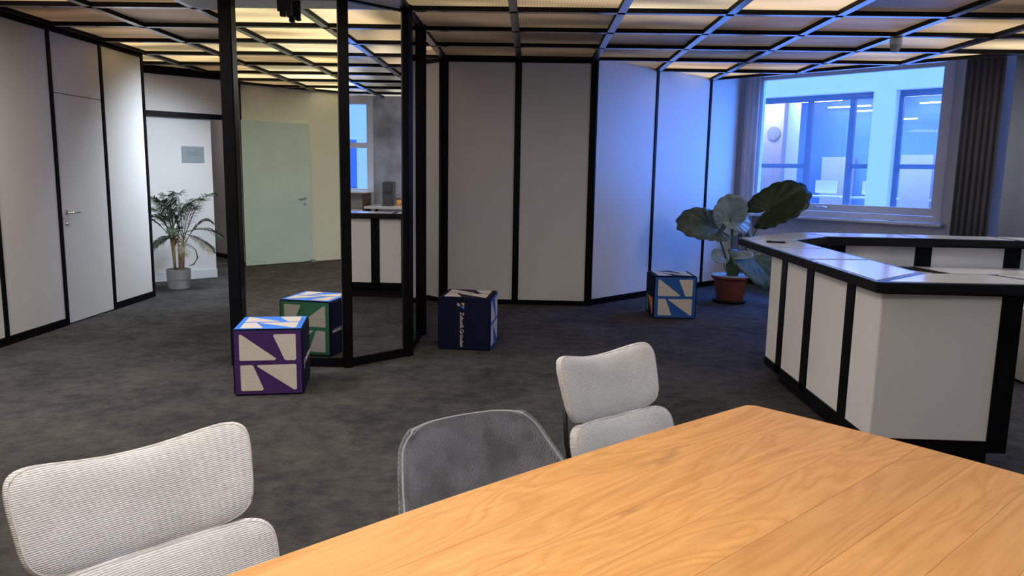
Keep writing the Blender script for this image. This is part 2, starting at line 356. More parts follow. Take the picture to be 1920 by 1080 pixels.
# side passage wall and back of left wall
struct(box('wall_passage_side', -5.75, -5.65, 8.5, 9.6, 0, 3.12, plaster))
struct(box('wall_passage_end', -7.9, XL-.05, 8.44, 8.52, 0, 3.12, plaster))
# rooms beyond the passage opening
pc = grouproot('wall_passage_far', 'grey far wall seen through the passage opening', (-5.2, 12.55, 0), -PI/4)
box('wall_board', -1.8, .48, 0, .1, 0, 2.9, mat('passage_grey_paint', (.42, .38, .37), .7, noise=(2, .05)), pc)
box('baseboard', -1.8, .48, -.02, 0, 0, .07, black, pc)
box('door_jamb', .56, .72, -.06, .10, 0, 2.35, mat('jamb_white', (.80, .79, .76), .5, noise=(2, .03)), pc)
box('door_frame', .48, .56, -.03, .10, 0, 2.9, blackp, pc)
box('wall_board', .72, 2.4, 0, .1, 0, 2.9, plaster, pc)
struct(box('wall_passage_left', -7.9, -7.8, 8.4, 15.1, 0, 3.1, plaster)); struct(box('wall_passage_rear', -7.9, 1.0, 15.0, 15.1, 0, 3.1, plaster)); struct(box('wall_passage_right', -2.2, -2.1, 9.80, 15.0, 0, 3.1, plaster))
struct(box('ceiling_passage', -8, 1.0, 12.9, 15.2, 3.10, 3.20, plaster))
area('passage_light', (-4.75, 11.2, 2.7), (-4.85, 11.3, 0), .5, .5, (1, .97, .92), 20)

# walls behind the camera: 45 degree wall with the green door, back, right
A = Vector((XL, y0-.02)); B = Vector((-1.65, y0-.02-(XL*-1-1.65)))
wd = B-A; wL = wd.length; wa = math.atan2(-wd.y, -wd.x)
gw = box('wall_rear_left', 0, wL, 0, .08, 0, 3.12, greenwall, loc=(B.x, B.y, 0), rot=(0, 0, wa)); gw.location = (A.x, A.y, 0)
gw.rotation_euler = (0, 0, math.atan2(wd.y, wd.x)); gw.scale = (1, -1, 1); struct(gw, 'pale wall behind the camera seen in the mirror')
dr = grouproot('door_2', 'pale green flush door seen in the mirror', (A.x, A.y, 0), math.atan2(wd.y, wd.x))
box('door_leaf', -.02, 1.10, .003, .04, .01, 2.19, greenm, dr, bev=.003)
bm = bmesh.new(); tube(bm, [(.99, .03, 1.03), (.99, .09, 1.03), (.86, .092, 1.03)], .010, 12); finish('door_handle', bm, chrome, dr, smooth=True)
bm = bmesh.new(); tube(bm, [(.99, .03, .93), (.99, .05, .93)], .022, 16); tube(bm, [(.99, .03, 1.03), (.99, .048, 1.03)], .024, 16); finish('lock_rose', bm, chrome, dr)
box('door_stop', 1.05, 1.12, .04, .12, 0, .04, metalgrey, dr, bev=.004)
struct(box('wall_rear', -1.75, XR+.1, YB-.1, YB, 0, 3.12, greenwall))
box_ = struct(box('wall_right', XR, XR+.12, YB, 1.55, 0, 3.12, concrete))
struct(box('wall_right_pier', XR, XR+.12, 4.25, 8.2, 0, 3.12, concrete), 'mottled grey concrete pier seen in the mirror')
struct(box('wall_right_parapet', XR, XR+.12, 1.55, 4.25, 0, 1.10, plaster))
struct(box('wall_right_lintel', XR, XR+.12, 1.55, 4.25, 2.66, 3.12, plaster))
# right side wall behind the grey curtain
struct(box('wall_right_back', 5.15, XR+.1, 8.25, 8.35, 0, 3.12, plaster))

# ---- slanting window wall, origin at its left corner, local x toward (1,-1)
WC = 13.704
wo = Vector((2.82, WC-2.82)); ww = grouproot('wall_window', 'grey-white wall around the slanting window', (wo.x, wo.y, 0), -PI/4)
def s_of(x): return (x-2.82)*math.sqrt(2)
s0, s1 = s_of(3.02), s_of(4.76)     # outer frame
box('wall_below_sill', 0, 3.4, 0.02, .2, 0, .97, plaster, ww)
box('wall_pier', -.1, s0, 0.02, .2, .97, 3.12, plaster, ww)
box('wall_pier', s1, 3.4, 0.02, .2, .97, 3.12, plaster, ww)
box('wall_above', -.1, 3.4, 0.02, .2, 2.92, 3.12, plaster, ww)
box('baseboard', 0, 3.4, -.0, .02, 0, .08, black, ww)
box('radiator_ledge', 0, 3.0, -.10, .02, .66, .70, frame_w, ww, bev=.004)
win = grouproot('window_1', 'wide window with pale frame looking onto the opposite building', (wo.x, wo.y, 0), -PI/4)
g0, g1 = s_of(3.10), s_of(4.68); zg0, zg1 = 1.155, 2.76
for (a_, b_, c_, d_, nm) in ((s0, g0-.03, .99, 2.92, 'window_frame'), (g1+.03, s1, .99, 2.92, 'window_frame'), (g0-.03, g1+.03, .99, 1.06, 'window_frame'), (g0-.03, g1+.03, 2.85, 2.92, 'window_frame')):
    box(nm, a_, b_, -.02, .12, c_, d_, frame_w, win, bev=.004)
for (a_, b_, c_, d_) in ((g0-.03, g0+.01, 1.065, 2.845), (g1-.01, g1+.03, 1.065, 2.845), (g0+.01, g1-.01, 1.065, 1.155), (g0+.01, g1-.01, 2.77, 2.845)):
    box('sash', a_, b_, .0, .08, c_, d_, frame_w, win, bev=.004)
box('pane', g0+.01, g1-.01, .045, .051, 1.155, 2.77, glass, win)
bm = bmesh.new(); xh = (g0+g1)/2-.1; tube(bm, [(xh, 0, 1.115), (xh, -.05, 1.115), (xh-.16, -.055, 1.12)], .010, 10)
h_ = finish('window_handle', bm, chrome, win, smooth=True)
box('window_sill', s0-.05, s1+.05, -.16, .02, .955, .985, frame_w, win, bev=.004)

# window of the right wall
win2 = grouproot('window_2', 'window of the right wall seen in the mirror', (XR, 0, 0), 0)
for (a_, b_, c_, d_) in ((1.55, 4.25, 1.10, 1.16), (1.55, 4.25, 2.60, 2.66), (1.55, 1.62, 1.16, 2.60), (4.14, 4.25, 1.16, 2.60), (2.84, 2.95, 1.16, 2.60)):
    box('window_frame', -.02, .10, a_, b_, c_, d_, frame_w, win2, bev=.004)
for (a_, b_) in ((1.62, 2.84), (2.95, 4.14)):
    box('transom', .0, .08, a_, b_, 1.86, 1.95, frame_w, win2, bev=.004)
    box('pane', .04, .046, a_, b_, 1.16, 1.86, glass, win2); box('pane', .04, .046, a_, b_, 1.95, 2.60, glass, win2)

# ------------------------------------------------------------------ ceiling
ceil = prism('ceiling', [(-8, -3.5), (7, -3.5), (7, 6.95), (.95, 13), (-8, 13)], 3.12, 3.2, plaster); struct(ceil, 'black gridded ceiling with backlit amber panels')
def clip(poly, a, b, c):   # keep a*x+b*y<=c
    out = []
    for i in range(len(poly)):
        p, q = poly[i], poly[(i+1) % len(poly)]
        fp, fq = a*p[0]+b*p[1]-c, a*q[0]+b*q[1]-c
        if fp <= 1e-6: out.append(p)
        if (fp < -1e-6 and fq > 1e-6) or (fp > 1e-6 and fq < -1e-6):
            t = fp/(fp-fq); out.append((p[0]+t*(q[0]-p[0]), p[1]+t*(q[1]-p[1])))
    return out
def cell_constraints(c, r):
    k = [(-1, -1, 4.50), (1, 1, 12.505)]
    if r < 4: k.append((-1, 0, -XL))
    else:
        if c <= -2: k += [(1, 1, 7.555), (-1, 1, 14.50)]
        elif c >= 1: k += [(-1, 1, 7.878)]
        else: return None
    if r >= 3 and c >= 6: return None
    if r >= 4 and c < -7: return None
    k.append((0, -1, -YB)); k.append((1, 0, XR))
    return k
def glow(c, r):
    tan = (.48, .31, .16); cream = (.95, .74, .44); dark = (.062, .042, .027); brown = (.115, .078, .047)
    T = {  # linear emission per visible cell, from how bright each panel burns
     (-1,0):(.62,.44,.23),(0,0):(.42,.30,.17),(1,0):(.62,.50,.33),(2,0):(.50,.37,.23),(3,0):(.08,.055,.038),(4,0):(.13,.085,.05),
     (-1,1):(.075,.05,.033),(0,1):(.085,.058,.037),(1,1):(.20,.145,.085),(2,1):(.10,.07,.046),(3,1):(.12,.08,.05),(4,1):(.36,.25,.14),(5,1):(.30,.2,.11),
     (-1,2):(.042,.028,.018),(0,2):(.040,.028,.019),(1,2):(.045,.034,.023),(2,2):(.065,.05,.034),(3,2):(.09,.065,.042),(4,2):(.28,.21,.13),(5,2):(.55,.42,.26),
     (-1,3):(.05,.034,.02),(0,3):(.045,.03,.019),(1,3):(.065,.048,.03),(2,3):(.055,.043,.028),(3,3):(.07,.052,.038),(4,3):(.36,.27,.16),(5,3):(.5,.38,.22),
     (1,4):(.16,.11,.065),(2,4):(.50,.34,.19),(3,4):(.26,.19,.12),(4,4):(.3,.22,.13),(2,5):(.48,.38,.24),(3,5):(.55,.42,.26),
     (-5,0):(.36,.23,.12),(-5,1):(.125,.075,.04),(-5,2):(.17,.11,.06),(-5,3):(.62,.44,.20),(-5,4):(.70,.50,.24),(-6,4):(.8,.6,.3),(-5,5):(.16,.10,.05),(-6,5):(.16,.1,.05),
     (-4,0):(.16,.105,.06),(-4,1):(.085,.06,.04),(-4,2):(.09,.065,.045),(-4,3):(.62,.47,.25),(-4,4):(.75,.62,.36),(-4,5):(.3,.2,.1),(-3,3):(.5,.38,.2)}
    if (c, r) in T: return T[(c, r)]
    if r < 0 and c <= -1:
        k = random.choice([(.95,.72,.38),(.85,.60,.30),(.9,.62,.28),(.42,.28,.13),(1.0,.82,.48)])
        return k
    if r < 0: return random.choice([(.22,.20,.17),(.35,.32,.28),(.5,.46,.40)])
    return random.choice([dark, brown, tan, cream])
pm_cache = {}
def panel_mesh(poly):
    key = tuple((round(x, 3), round(y, 3)) for x, y in poly)
    if key in pm_cache: return pm_cache[key]
    bm = bmesh.new(); lo = [bm.verts.new((x, y, 0)) for x, y in poly]; hi = [bm.verts.new((x, y, .012)) for x, y in poly]
    bm.faces.new(lo[::-1]); bm.faces.new(hi)
    for i in range(len(poly)): bm.faces.new((lo[i], lo[(i+1) % len(poly)], hi[(i+1) % len(poly)], hi[i]))
    bmesh.ops.recalc_face_normals(bm, faces=bm.faces)
    me = bpy.data.meshes.new('ceiling_panel'); bm.to_mesh(me); bm.free(); me.materials.append(acrylic)
    pm_cache[key] = me; return me
ZP = HC+.036
cells = set()
for c in range(-8, 9):
    for r in range(-11, 8):
        k = cell_constraints(c, r)
        if k is None: continue
        o = node(c, r)
        poly = [(o.x+.03, o.y+.03), (o.x+G-.03, o.y+.03), (o.x+G-.03, o.y+G-.03), (o.x+.03, o.y+G-.03)]
        for a_, b_, c_ in k:
            poly = clip(poly, a_, b_, c_)
            if len(poly) < 3: break
        if len(poly) < 3: continue
        cells.add((c, r))
        loc = [(x-o.x, y-o.y) for x, y in poly]
        if (c, r) in ((-3, 0), (-2, 0)):
            p = prism('ceiling_panel', loc, -.012, .05, mat('grey_ceiling_plate', (.62, .64, .68), .5, noise=(3, .06)), ceil, loc=(o.x, o.y, ZP-.03)); p['label'] = 'plain grey metal panel beside the column'; continue
        me = panel_mesh(loc); p = bpy.data.objects.new('ceiling_panel', me); COL.objects.link(p); p.parent = ceil; p.location = (o.x, o.y, ZP)
        p.color = (*glow(c, r), 1)
# grid bars: one per cell edge run; split so every run stays inside the room
BW = .031
def bar(p, q):
    p = Vector(p); q = Vector(q); d = q-p
    bm = bmesh.new(); v, fs = bx(bm, 0, d.length, -BW, BW, HC, HC+.085)
    for f in fs: f.material_index = 1
    fs[0].material_index = 0
    return finish('ceiling_beam', bm, [beamm, beamside], ceil, loc=(p.x, p.y, 0), rot=(0, 0, math.atan2(d.y, d.x)))
def runs(flags):
    out = []; s = None
    for i, f in flags:
        if f and s is None: s = i
        if not f and s is not None: out.append((s, i)); s = None
    if s is not None: out.append((s, flags[-1][0]+1))
    return out
def full(c, r): return (c, r) in cells
for r in range(-11, 9):          # bars along X on row r
    fl = [(c, full(c, r) or full(c, r-1)) for c in range(-9, 10)]
    for a_, b_ in runs(fl):
        x0, x1 = node(a_, r).x, node(b_, r).x; y = node(0, r).y
        if r < 4: x0 = max(x0, XL)
        x0 = max(x0, -4.5-y); x1 = min(x1, 12.505-y, XR)
        if r >= 4:
            if a_ < -1: x0 = max(x0, y-14.48)
            if b_ <= -1 or (a_ < -1 and r > 4): x1 = min(x1, 7.555-y)
            if a_ >= 1 or r > 4 and a_ > -1: x0 = max(x0, y-7.878)
        if y < YB or x1-x0 < .1: continue
        bar((x0, y), (x1, y))
for c in range(-8, 9):
    fl = [(r, full(c, r) or full(c-1, r)) for r in range(-12, 9)]
    for a_, b_ in runs(fl):
        x = node(c, 0).x; ya, yb = node(0, a_).y, node(0, b_).y
        ya = max(ya, YB, -4.5-x); yb = min(yb, 12.505-x)
        if x < XL: ya = max(ya, node(0, 4).y)
        if x < OX-G+.01: yb = min(yb, 7.555-x, x+14.48)
        if x > node(1, 0).x-.01: yb = min(yb, x+7.878)
        if x < XL-.0 and c == -5 and ya < node(0, 4).y: continue
        if yb-ya < .1: continue
        bar((x, ya), (x, yb))
# edge bars
for p, q in (((XL+.03, y0), (XL+.03, node(0, 4).y)), (n(3, 6), n(6, 3)), (n(6, 3), (XR, node(0, 3).y)), ((-1.7, -2.8), (XL+.03, -.17))):
    bar(p, q)

# smoke detector
sd = thing('smoke_detector', 'small white and grey smoke detector under the ceiling grid by the window', 'smoke detector', (3.17, 6.98, 0))
bm = bmesh.new(); lathe(bm, [(.05, HC), (.052, HC-.04), (.050, HC-.05)], 28); finish('detector_base', bm, frame_w, sd)
bm = bmesh.new(); lathe(bm, [(.047, HC-.05), (.046, HC-.075), (.034, HC-.10), (.026, HC-.112), (.015, HC-.115)], 28); finish('sensor_head', bm, metalgrey, sd)

# ------------------------------------------------------------------ mirror column
MC = thing('mirror_column', 'black framed faceted column clad in tall mirrors in mid room', 'column')
P0, P1, P2, P3 = Vector((-2.22, 5.6)), Vector((-1.372, 5.6)), Vector((-.965, 6.007)), Vector((-.965, 6.83))
P4, P5 = Vector((-1.372, 7.235)), Vector((-2.22, 7.235))
ring = [P0, P1, P2, P3, P4, P5]; cen = sum(ring, Vector((0, 0)))/6
ins = [tuple(p+(cen-p).normalized()*.06) for p in ring]
prism('column_core', ins, .01, HC+.08, blackp, MC)
for i in range(6):
    a_, b_ = ring[i], ring[(i+1) % 6]; d = (b_-a_); L_ = d.length; ang = math.atan2(d.y, d.x)
    kw = dict(loc=(a_.x, a_.y, 0), rot=(0, 0, ang))
    box('bottom_rail', .04, L_-.04, .0, .045, 0, .07, black, MC, bev=.002, **kw)
    box('top_rail', .04, L_-.04, .0, .045, HC-.02, HC+.06, black, MC, **kw)
    box('mirror_panel' if i < 3 else 'back_panel', .04, L_-.04, .018, .024, .07, HC-.02, mirror if i < 3 else blackp, MC, **kw)
for p in ring:
    off = (cen-p).normalized()*.02
    bm = bmesh.new(); w_ = .037 if p is not P0 else .047
    v, fs = bx(bm, -w_, w_, -w_, w_, 0, HC+.07)
    ang = 0 if p in (P0, P5) else (PI/8 if p in (P1, P3) else -PI/8)
    bmesh.ops.bevel(bm, geom=bm.edges[:], offset=.006, segments=2, affect='EDGES')
    finish('post', bm, black, MC, loc=(p.x+off.x, p.y+off.y, 0), rot=(0, 0, ang))
# black bracket at the ceiling before the mirror
br = thing('ceiling_bracket', 'black metal fixing bracket hanging at the head of the mirror column', 'bracket', (-1.755, 5.53, 0))
box('plate', -.05, .05, -.03, .0, 2.585, 2.78, blackp, br, bev=.003)
box('hook', -.03, .005, -.035, .005, 2.55, 2.585, blackp, br, bev=.002); box('hook', .015, .05, -.035, .005, 2.562, 2.585, blackp, br, bev=.002)

# ------------------------------------------------------------------ reception counter
CT = thing('reception_counter', 'faceted reception counter with white boards in black frames and pale glossy top', 'counter')
O = [(1.69, 3.69), (1.69, 6.20), (2.42, 6.96), (3.4, 6.93), (5.3, 6.70)]
I_ = [(2.11, 4.09), (2.11, 6.06), (2.53, 6.50), (3.4, 6.50), (5.3, 6.30)]
slab = [(3.6, 3.69)]+O+I_[::-1]+[(3.6, 4.09)]
ztop, zs = 1.0, .945
prism('counter_slab', slab[::-1], zs, ztop-.006, blackp, CT, bev=.003)
# grey trim sheet over the slab then white panes with fine joints
def inset_quad(q, d):
    c = sum((Vector(p) for p in q), Vector((0, 0)))/len(q)
    out = []
    nn = len(q)
    for i in range(nn):
        p, a_, b_ = Vector(q[i]), Vector(q[i-1]), Vector(q[(i+1) % nn])
        e1 = (p-a_).normalized(); e2 = (b_-p).normalized()
        n1 = Vector((-e1.y, e1.x)); n2 = Vector((-e2.y, e2.x))
        if n1.dot(c-p) < 0: n1 = -n1
        if n2.dot(c-p) < 0: n2 = -n2
        k = 1+n1.dot(n2); out.append(tuple(p+(n1+n2)*(d/k)))
    return out
quads = [[(1.69, 3.69), (2.11, 4.09), (2.11, 4.70), (1.69, 4.66)], [(1.69, 4.66), (2.11, 4.70), (2.11, 5.40), (1.69, 5.43)],
         [(1.69, 5.43), (2.11, 5.40), (2.11, 6.06), (1.69, 6.06)], [(1.69, 6.06), (2.11, 6.06), (2.53, 6.50), (2.42, 6.96), (1.69, 6.20)],
         [(2.42, 6.96), (2.53, 6.50), (3.3, 6.50), (3.3, 6.935)], [(3.3, 6.935), (3.3, 6.50), (4.1, 6.427), (4.1, 6.845)], [(4.1, 6.845), (4.1, 6.427), (5.3, 6.30), (5.3, 6.70)],
         [(1.69, 3.69), (2.60, 3.69), (2.45, 4.09), (2.11, 4.09)], [(2.60, 3.69), (3.6, 3.69), (3.6, 4.09), (2.45, 4.09)]]
for q in quads:
    prism('top_trim', inset_quad(q, .003), ztop-.006, ztop-.001, greytrim, CT)
    prism('top_pane', inset_quad(q, .03), ztop-.001, ztop+.0015, whitetop, CT)
# base of the left run: outer face x=1.75 faces -X
XB = 1.755
def face(pA, pB, segs, z0=.19, z1=.945, panel=white, skirt=True, postd=.03):
    """frame of posts and white boards from pA to pB; room side on the right of A->B; segs = list of (kind, a, b)"""
    A_ = Vector(pA); B_ = Vector(pB); d = B_-A_; ang = math.atan2(d.y, d.x); kw = dict(loc=(A_.x, A_.y, 0), rot=(0, 0, ang))
    for kind, a_, b_ in segs:
        if kind == 'p': box('counter_post', a_, b_, -.012, postd, .15, z1, black, CT, **kw)
        else: box('front_board', a_, b_, -.004, .02, z0, z1-.012, panel, CT, **kw)
    box('counter_skirt', 0, d.length, -.012, postd, .13, z0, black, CT, **kw)
    box('counter_rail', 0, d.length, -.008, postd, z1-.012, z1, black, CT, **kw)
    box('plinth', .03, d.length-.03, .10, .14, 0, .13, blackp, CT, **kw)
yA = 5.50    # far end of the outer face
face((XB, yA), (XB, 3.76), [('b', 0, .25), ('p', .25, .35), ('b', .35, .73), ('p', .73, .84), ('b', .84, 1.34), ('p', 1.34, 1.44), ('b', 1.44, 1.74)])
face((XB, 3.76), (2.43, 3.745), [('b', 0, .575), ('p', .575, .675)])
face((2.10, 6.30), (XB, yA), [('b', 0, .80)])
# black inner carcass behind the boards
prism('carcass', [(XB+.035, 3.80), (2.05, 3.80), (2.05, 6.15), (XB+.33, 6.15), (XB+.035, 5.48)], .13, zs, blackp, CT)
prism('carcass', [(2.05, 3.80), (2.40, 3.79), (2.40, 4.05), (2.05, 4.05)], .13, zs, blackp, CT)
# back run seen from inside
def xs(*v): return v
face((2.60, 6.62), (5.2, 6.62), [('p', 0, .13), ('b', .13, .73), ('p', .73, .87), ('b', .87, 1.49), ('p', 1.49, 1.63), ('b', 1.63, 2.3), ('p', 2.3, 2.44)], z0=.19)
face((5.2, 6.80), (2.5, 6.88), [('b', 0, .8), ('p', .8, .9), ('b', .9, 1.7), ('p', 1.7, 1.8), ('b', 1.8, 2.6), ('p', 2.6, 2.68)])
box('inner_rail', 2.55, 5.2, 6.585, 6.62, .93, zs, black, CT)
box('inner_rail', 2.5, 5.2, 6.50, 6.62, .925, zs, blackp, CT)
prism('carcass', [(2.6, 6.65), (5.2, 6.65), (5.2, 6.76), (2.6, 6.84)], .13, zs, blackp, CT)
# lower work surface
prism('worktop', [(2.75, 6.12), (5.2, 6.12), (5.2, 6.60), (2.75, 6.60)], .70, .745, blackp, CT)
for q in ([(2.78, 6.15), (3.25, 6.15), (3.02, 6.60), (2.78, 6.60)], [(3.40, 6.15), (4.15, 6.15), (4.25, 6.60), (3.33, 6.60)], [(4.25, 6.15), (5.15, 6.15), (5.15, 6.6), (4.35, 6.6)]):
    prism('worktop_pane', q, .745, .749, whitetop, CT)
# white drawer pedestal behind the counter
dp = thing('drawer_pedestal', 'white drawer unit standing under the work surface behind the counter', 'drawer unit', (3.9, 5.75, 0))
box('body', -.22, .22, -.20, .25, .02, .55, white, dp, bev=.004)
for k in range(3): 
    f_ = box('drawer', -.21, .21, -.215, -.20, .04+k*.17, .20+k*.17, white, dp, bev=.003); box('pull', -.06, .06, -.225, -.215, .13+k*.17, .14+k*.17, chrome, f_)
# pen on the counter
pen = thing('pen', 'black pen lying on the glossy counter top near its far corner', 'pen', (1.86, 5.77, 1.0015), math.radians(-12))
bm = bmesh.new(); tube(bm, [(-.07, 0, .006), (.06, 0, .006), (.072, 0, .006)], [.006, .006, .002], 10); finish('barrel', bm, black, pen, smooth=True)
box('clip', -.068, -.03, -.002, .002, .011, .014, black, pen)

# ------------------------------------------------------------------ cube seats
navy = mat('navy_cover', (.0045, .0065, .030), .85, 0.0, .15, noise=(60, .15)); blue = mat('blue_cover', (.010, .10, .42), .7, noise=(60, .1))
brightblue = mat('bright_blue_cover', (.03, .22, .90), .7, noise=(60, .1)); purple = mat('purple_cover', (.060, .022, .135), .75, 0.0, .25, noise=(60, .1))
green = mat('green_cover', (.035, .20, .095), .7, noise=(60, .1)); darkpurple = mat('dark_purple_cover', (.012, .009, .028), .8, 0.0, .2, noise=(60, .1))
cubewhite = mat('cream_print', (.66, .61, .56), .75, noise=(60, .05)); orange = mat('orange_print', (.75, .30, .05), .7, noise=(60, .05))
teal = mat('green_print', (.03, .22, .15), .7, noise=(60, .05)); lightgrey = mat('grey_print', (.35, .36, .38), .7, noise=(60, .05))
SH = [[(.08, .055), (.115, .06), (.62, .44), (.60, .465), (.085, .465), (.075, .45)],
      [(.60, .06), (.90, .055), (.92, .07), (.92, .45), (.90, .47), (.77, .47), (.745, .455), (.585, .08)],
      [(.085, .54), (.25, .535), (.275, .55), (.42, .92), (.40, .945), (.10, .945), (.085, .93)],
      [(.34, .54), (.90, .535), (.92, .55), (.92, .93), (.89, .945), (.86, .93), (.335, .56)]]
S = .45
def face_frames():
    h = S/2
    return {'front': (Vector((-h, -h, S)), Vector((1, 0, 0)), Vector((0, 0, -1)), Vector((0, -1, 0))),
            'right': (Vector((h, -h, S)), Vector((0, 1, 0)), Vector((0, 0, -1)), Vector((1, 0, 0))),
            'left': (Vector((-h, h, S)), Vector((0, -1, 0)), Vector((0, 0, -1)), Vector((-1, 0, 0))),
            'back': (Vector((h, h, S)), Vector((-1, 0, 0)), Vector((0, 0, -1)), Vector((0, 1, 0))),
            'top': (Vector((-h, h, S)), Vector((1, 0, 0)), Vector((0, -1, 0)), Vector((0, 0, 1)))}
FR = face_frames()
SH = [[(.5+(u_-.5)*.95, .5+(v_-.5)*.95) for u_, v_ in q] for q in SH]
def patch(fr, poly, m, parent, mirror_u=False, t=.0025, name='printed_shape'):
    o, U, V, N = fr; bm = bmesh.new(); lo = []; hi = []
    for u_, v_ in poly:
        if mirror_u: u_ = 1-u_
        p = o+U*(u_*S)+V*(v_*S); lo.append(bm.verts.new(p-N*.003)); hi.append(bm.verts.new(p+N*t))
    nn = len(poly); bm.faces.new(hi); bm.faces.new(lo[::-1])
    for i in range(nn): bm.faces.new((lo[i], lo[(i+1) % nn], hi[(i+1) % nn], hi[i]))
    return finish(name, bm, m, parent)
def lettering(fr, parent, turned=False):
    o, U, V, N = fr
    if turned: o, U, V = o+V*S, -V, U      # cover turned by a quarter: the words run level
    cu = bpy.data.curves.new('lettering', 'FONT'); cu.body = 'Zukunft.Gründen'; cu.size = .058; cu.extrude = .0012; cu.align_x = 'LEFT'; cu.align_y = 'CENTER'; cu.resolution_u = 2
    to = bpy.data.objects.new('tmp_text', cu); COL.objects.link(to); dg = bpy.context.evaluated_depsgraph_get(); dg.update()
    me = bpy.data.meshes.new_from_object(to.evaluated_get(dg)); bpy.data.objects.remove(to)
    xs_ = [v.co.x for v in me.vertices]; wdt = max(xs_)-min(xs_); k = S*.655/wdt
    # text x runs down the face (V), text up points to +U
    for v in me.vertices:
        x, y, z = v.co
        v.co = o+V*(S*.275+x*k)+U*(S*.455+y*k*1.15)+N*(z+.0015)
    me.materials.clear(); me.materials.append(cubewhite)
    t = bpy.data.objects.new('lettering', me); COL.objects.link(t); t.parent = parent; t['label'] = 'white lettering Zukunft.Gründen'
    # little emblem of four tiles above
    a0, b0 = .37, .10
    for (uu, vv, m_, pl) in ((0, 0, lightgrey, [(0, 0), (.35, 0), (1, .95), (0, .95)]), (1, 0, orange, [(.0, 0), (.95, 0), (.95, .95), (.75, .95)]),
                             (0, 1, darkpurple, [(0, .05), (.5, .05), (.9, .95), (0, .95)]), (1, 1, brightblue, [(-.2, .05), (.95, .05), (.95, .95)])):
        patch((o, U, V, N), [(a0+(uu+p[0])*.068, b0+(vv+p[1])*.062) for p in pl], m_, parent, name='emblem_tile')
def cube_seat(label, loc, ang, faces, marks):
    t = thing('cube_seat', label, 'cube seat', (*loc, 0), ang, 'printed cube seats')
    bm = bmesh.new(); h = S/2; v, fs = bx(bm, -h, h, -h, h, 0, S)
    order = ['bottom', 'top', 'front', 'right', 'back', 'left']; mats_ = [navy]
    idx = {}
    for i, nm in enumerate(order):
        m_ = faces.get(nm, navy)
        if m_ not in mats_: mats_.append(m_)
        fs[i].material_index = mats_.index(m_)
    bmesh.ops.bevel(bm, geom=bm.edges[:], offset=.012, segments=3, affect='EDGES')
    b = finish('cube_body', bm, mats_, t)
    for nm, kind in marks.items():
        if kind in ('text', 'text_level'): lettering(FR[nm], t, kind == 'text_level')
        elif kind == 'diag':
            pass
        else:
            ms = kind if isinstance(kind, list) else [kind]*4
            for i, sh in enumerate(SH): patch(FR[nm], sh, ms[i], t, mirror_u=False)
    return t
def place_from_corner(x, y, a): # front-left bottom corner
    return (x+math.cos(a)*S/2-math.sin(a)*S/2, y+math.sin(a)*S/2+math.cos(a)*S/2)
a = math.radians(11)
cube_seat('purple fronted cube seat with cream shapes and bright blue top, before the mirror', place_from_corner(-1.935, 4.80, a), a,
          {'front': purple, 'top': brightblue, 'right': navy, 'back': green, 'left': blue}, {'front': cubewhite, 'top': cubewhite, 'right': 'text_level', 'back': cubewhite, 'left': cubewhite})
a = math.radians(-5)
cube_seat('navy cube seat with white lettering and blue side, right of the mirror column', place_from_corner(-.765, 6.27, a), a,
          {'front': navy, 'top': darkpurple, 'right': blue, 'back': green, 'left': purple}, {'front': 'text', 'top': cubewhite, 'right': cubewhite})
a = math.radians(1.5)
cube_seat('blue fronted cube seat with grey shapes by the blue-lit wall near the potted plant', place_from_corner(1.305, 7.87, a), a,
          {'front': blue, 'top': darkpurple, 'right': green, 'back': navy, 'left': navy}, {'front': cubewhite, 'top': cubewhite, 'left': [navy, navy, teal, orange]})

# ------------------------------------------------------------------ table
ux = Vector((.7322, .6811)).normalized(); uy = Vector((ux.y, -ux.x))     # ux along the table to its far corner, uy across toward the camera's right
T0 = Vector((.742, 2.455))                                              # far left corner
TB = thing('meeting_table', 'large oiled oak plank table with gently bowed edge in the foreground', 'table', (T0.x, T0.y, 0), math.atan2(ux.y, ux.x))
# local frame: x along table (0 at far end, negative toward the camera side), y = +left ; planks lie at y from 0 down to -1.02
LT, WT = 2.35, 1.04
def bow(t): return .045*math.sin(PI*min(1, max(0, t/LT)))
seams = [0, .147, .262, .392, .528, .668, .812, .93, 1.04]
for i in range(8):
    y_0, y_1 = -seams[i]-.0002, -seams[i+1]+.0002
    N_ = 20; top = []; bot = []
    for k in range(N_+1):
        t = LT*k/N_; x = -t
        ya = y_0+(bow(t) if i == 0 else 0); yb = y_1-(bow(t) if i == 7 else 0)
        xe = 0
        top.append((x, ya)); bot.append((x, yb))
    # far end gently bowed as well
    fe = lambda y: .022*math.sin(PI*min(1, max(0, -y/WT)))
    top[0] = (fe(y_0), top[0][1]); bot[0] = (fe(y_1), bot[0][1])
    if i == 0: top[0] = (-.022, -.0); top.insert(0, (fe(-.02)-.003, -.022))
    bm = bmesh.new(); poly = top+bot[::-1]
    lo = [bm.verts.new((x, y, .705)) for x, y in poly]; hi = [bm.verts.new((x, y, .75)) for x, y in poly]
    bm.faces.new(hi); bm.faces.new(lo[::-1]); nn = len(poly)
    for j in range(nn): bm.faces.new((lo[j], lo[(j+1) % nn], hi[(j+1) % nn], hi[j]))
    bmesh.ops.recalc_face_normals(bm, faces=bm.faces)
    ed = [e for e in bm.edges if abs(e.verts[0].co.z-.75) < 1e-4 and abs(e.verts[1].co.z-.75) < 1e-4]
    bmesh.ops.bevel(bm, geom=ed, offset=.0007, segments=1, affect='EDGES')
    finish('plank', bm, oak, TB)
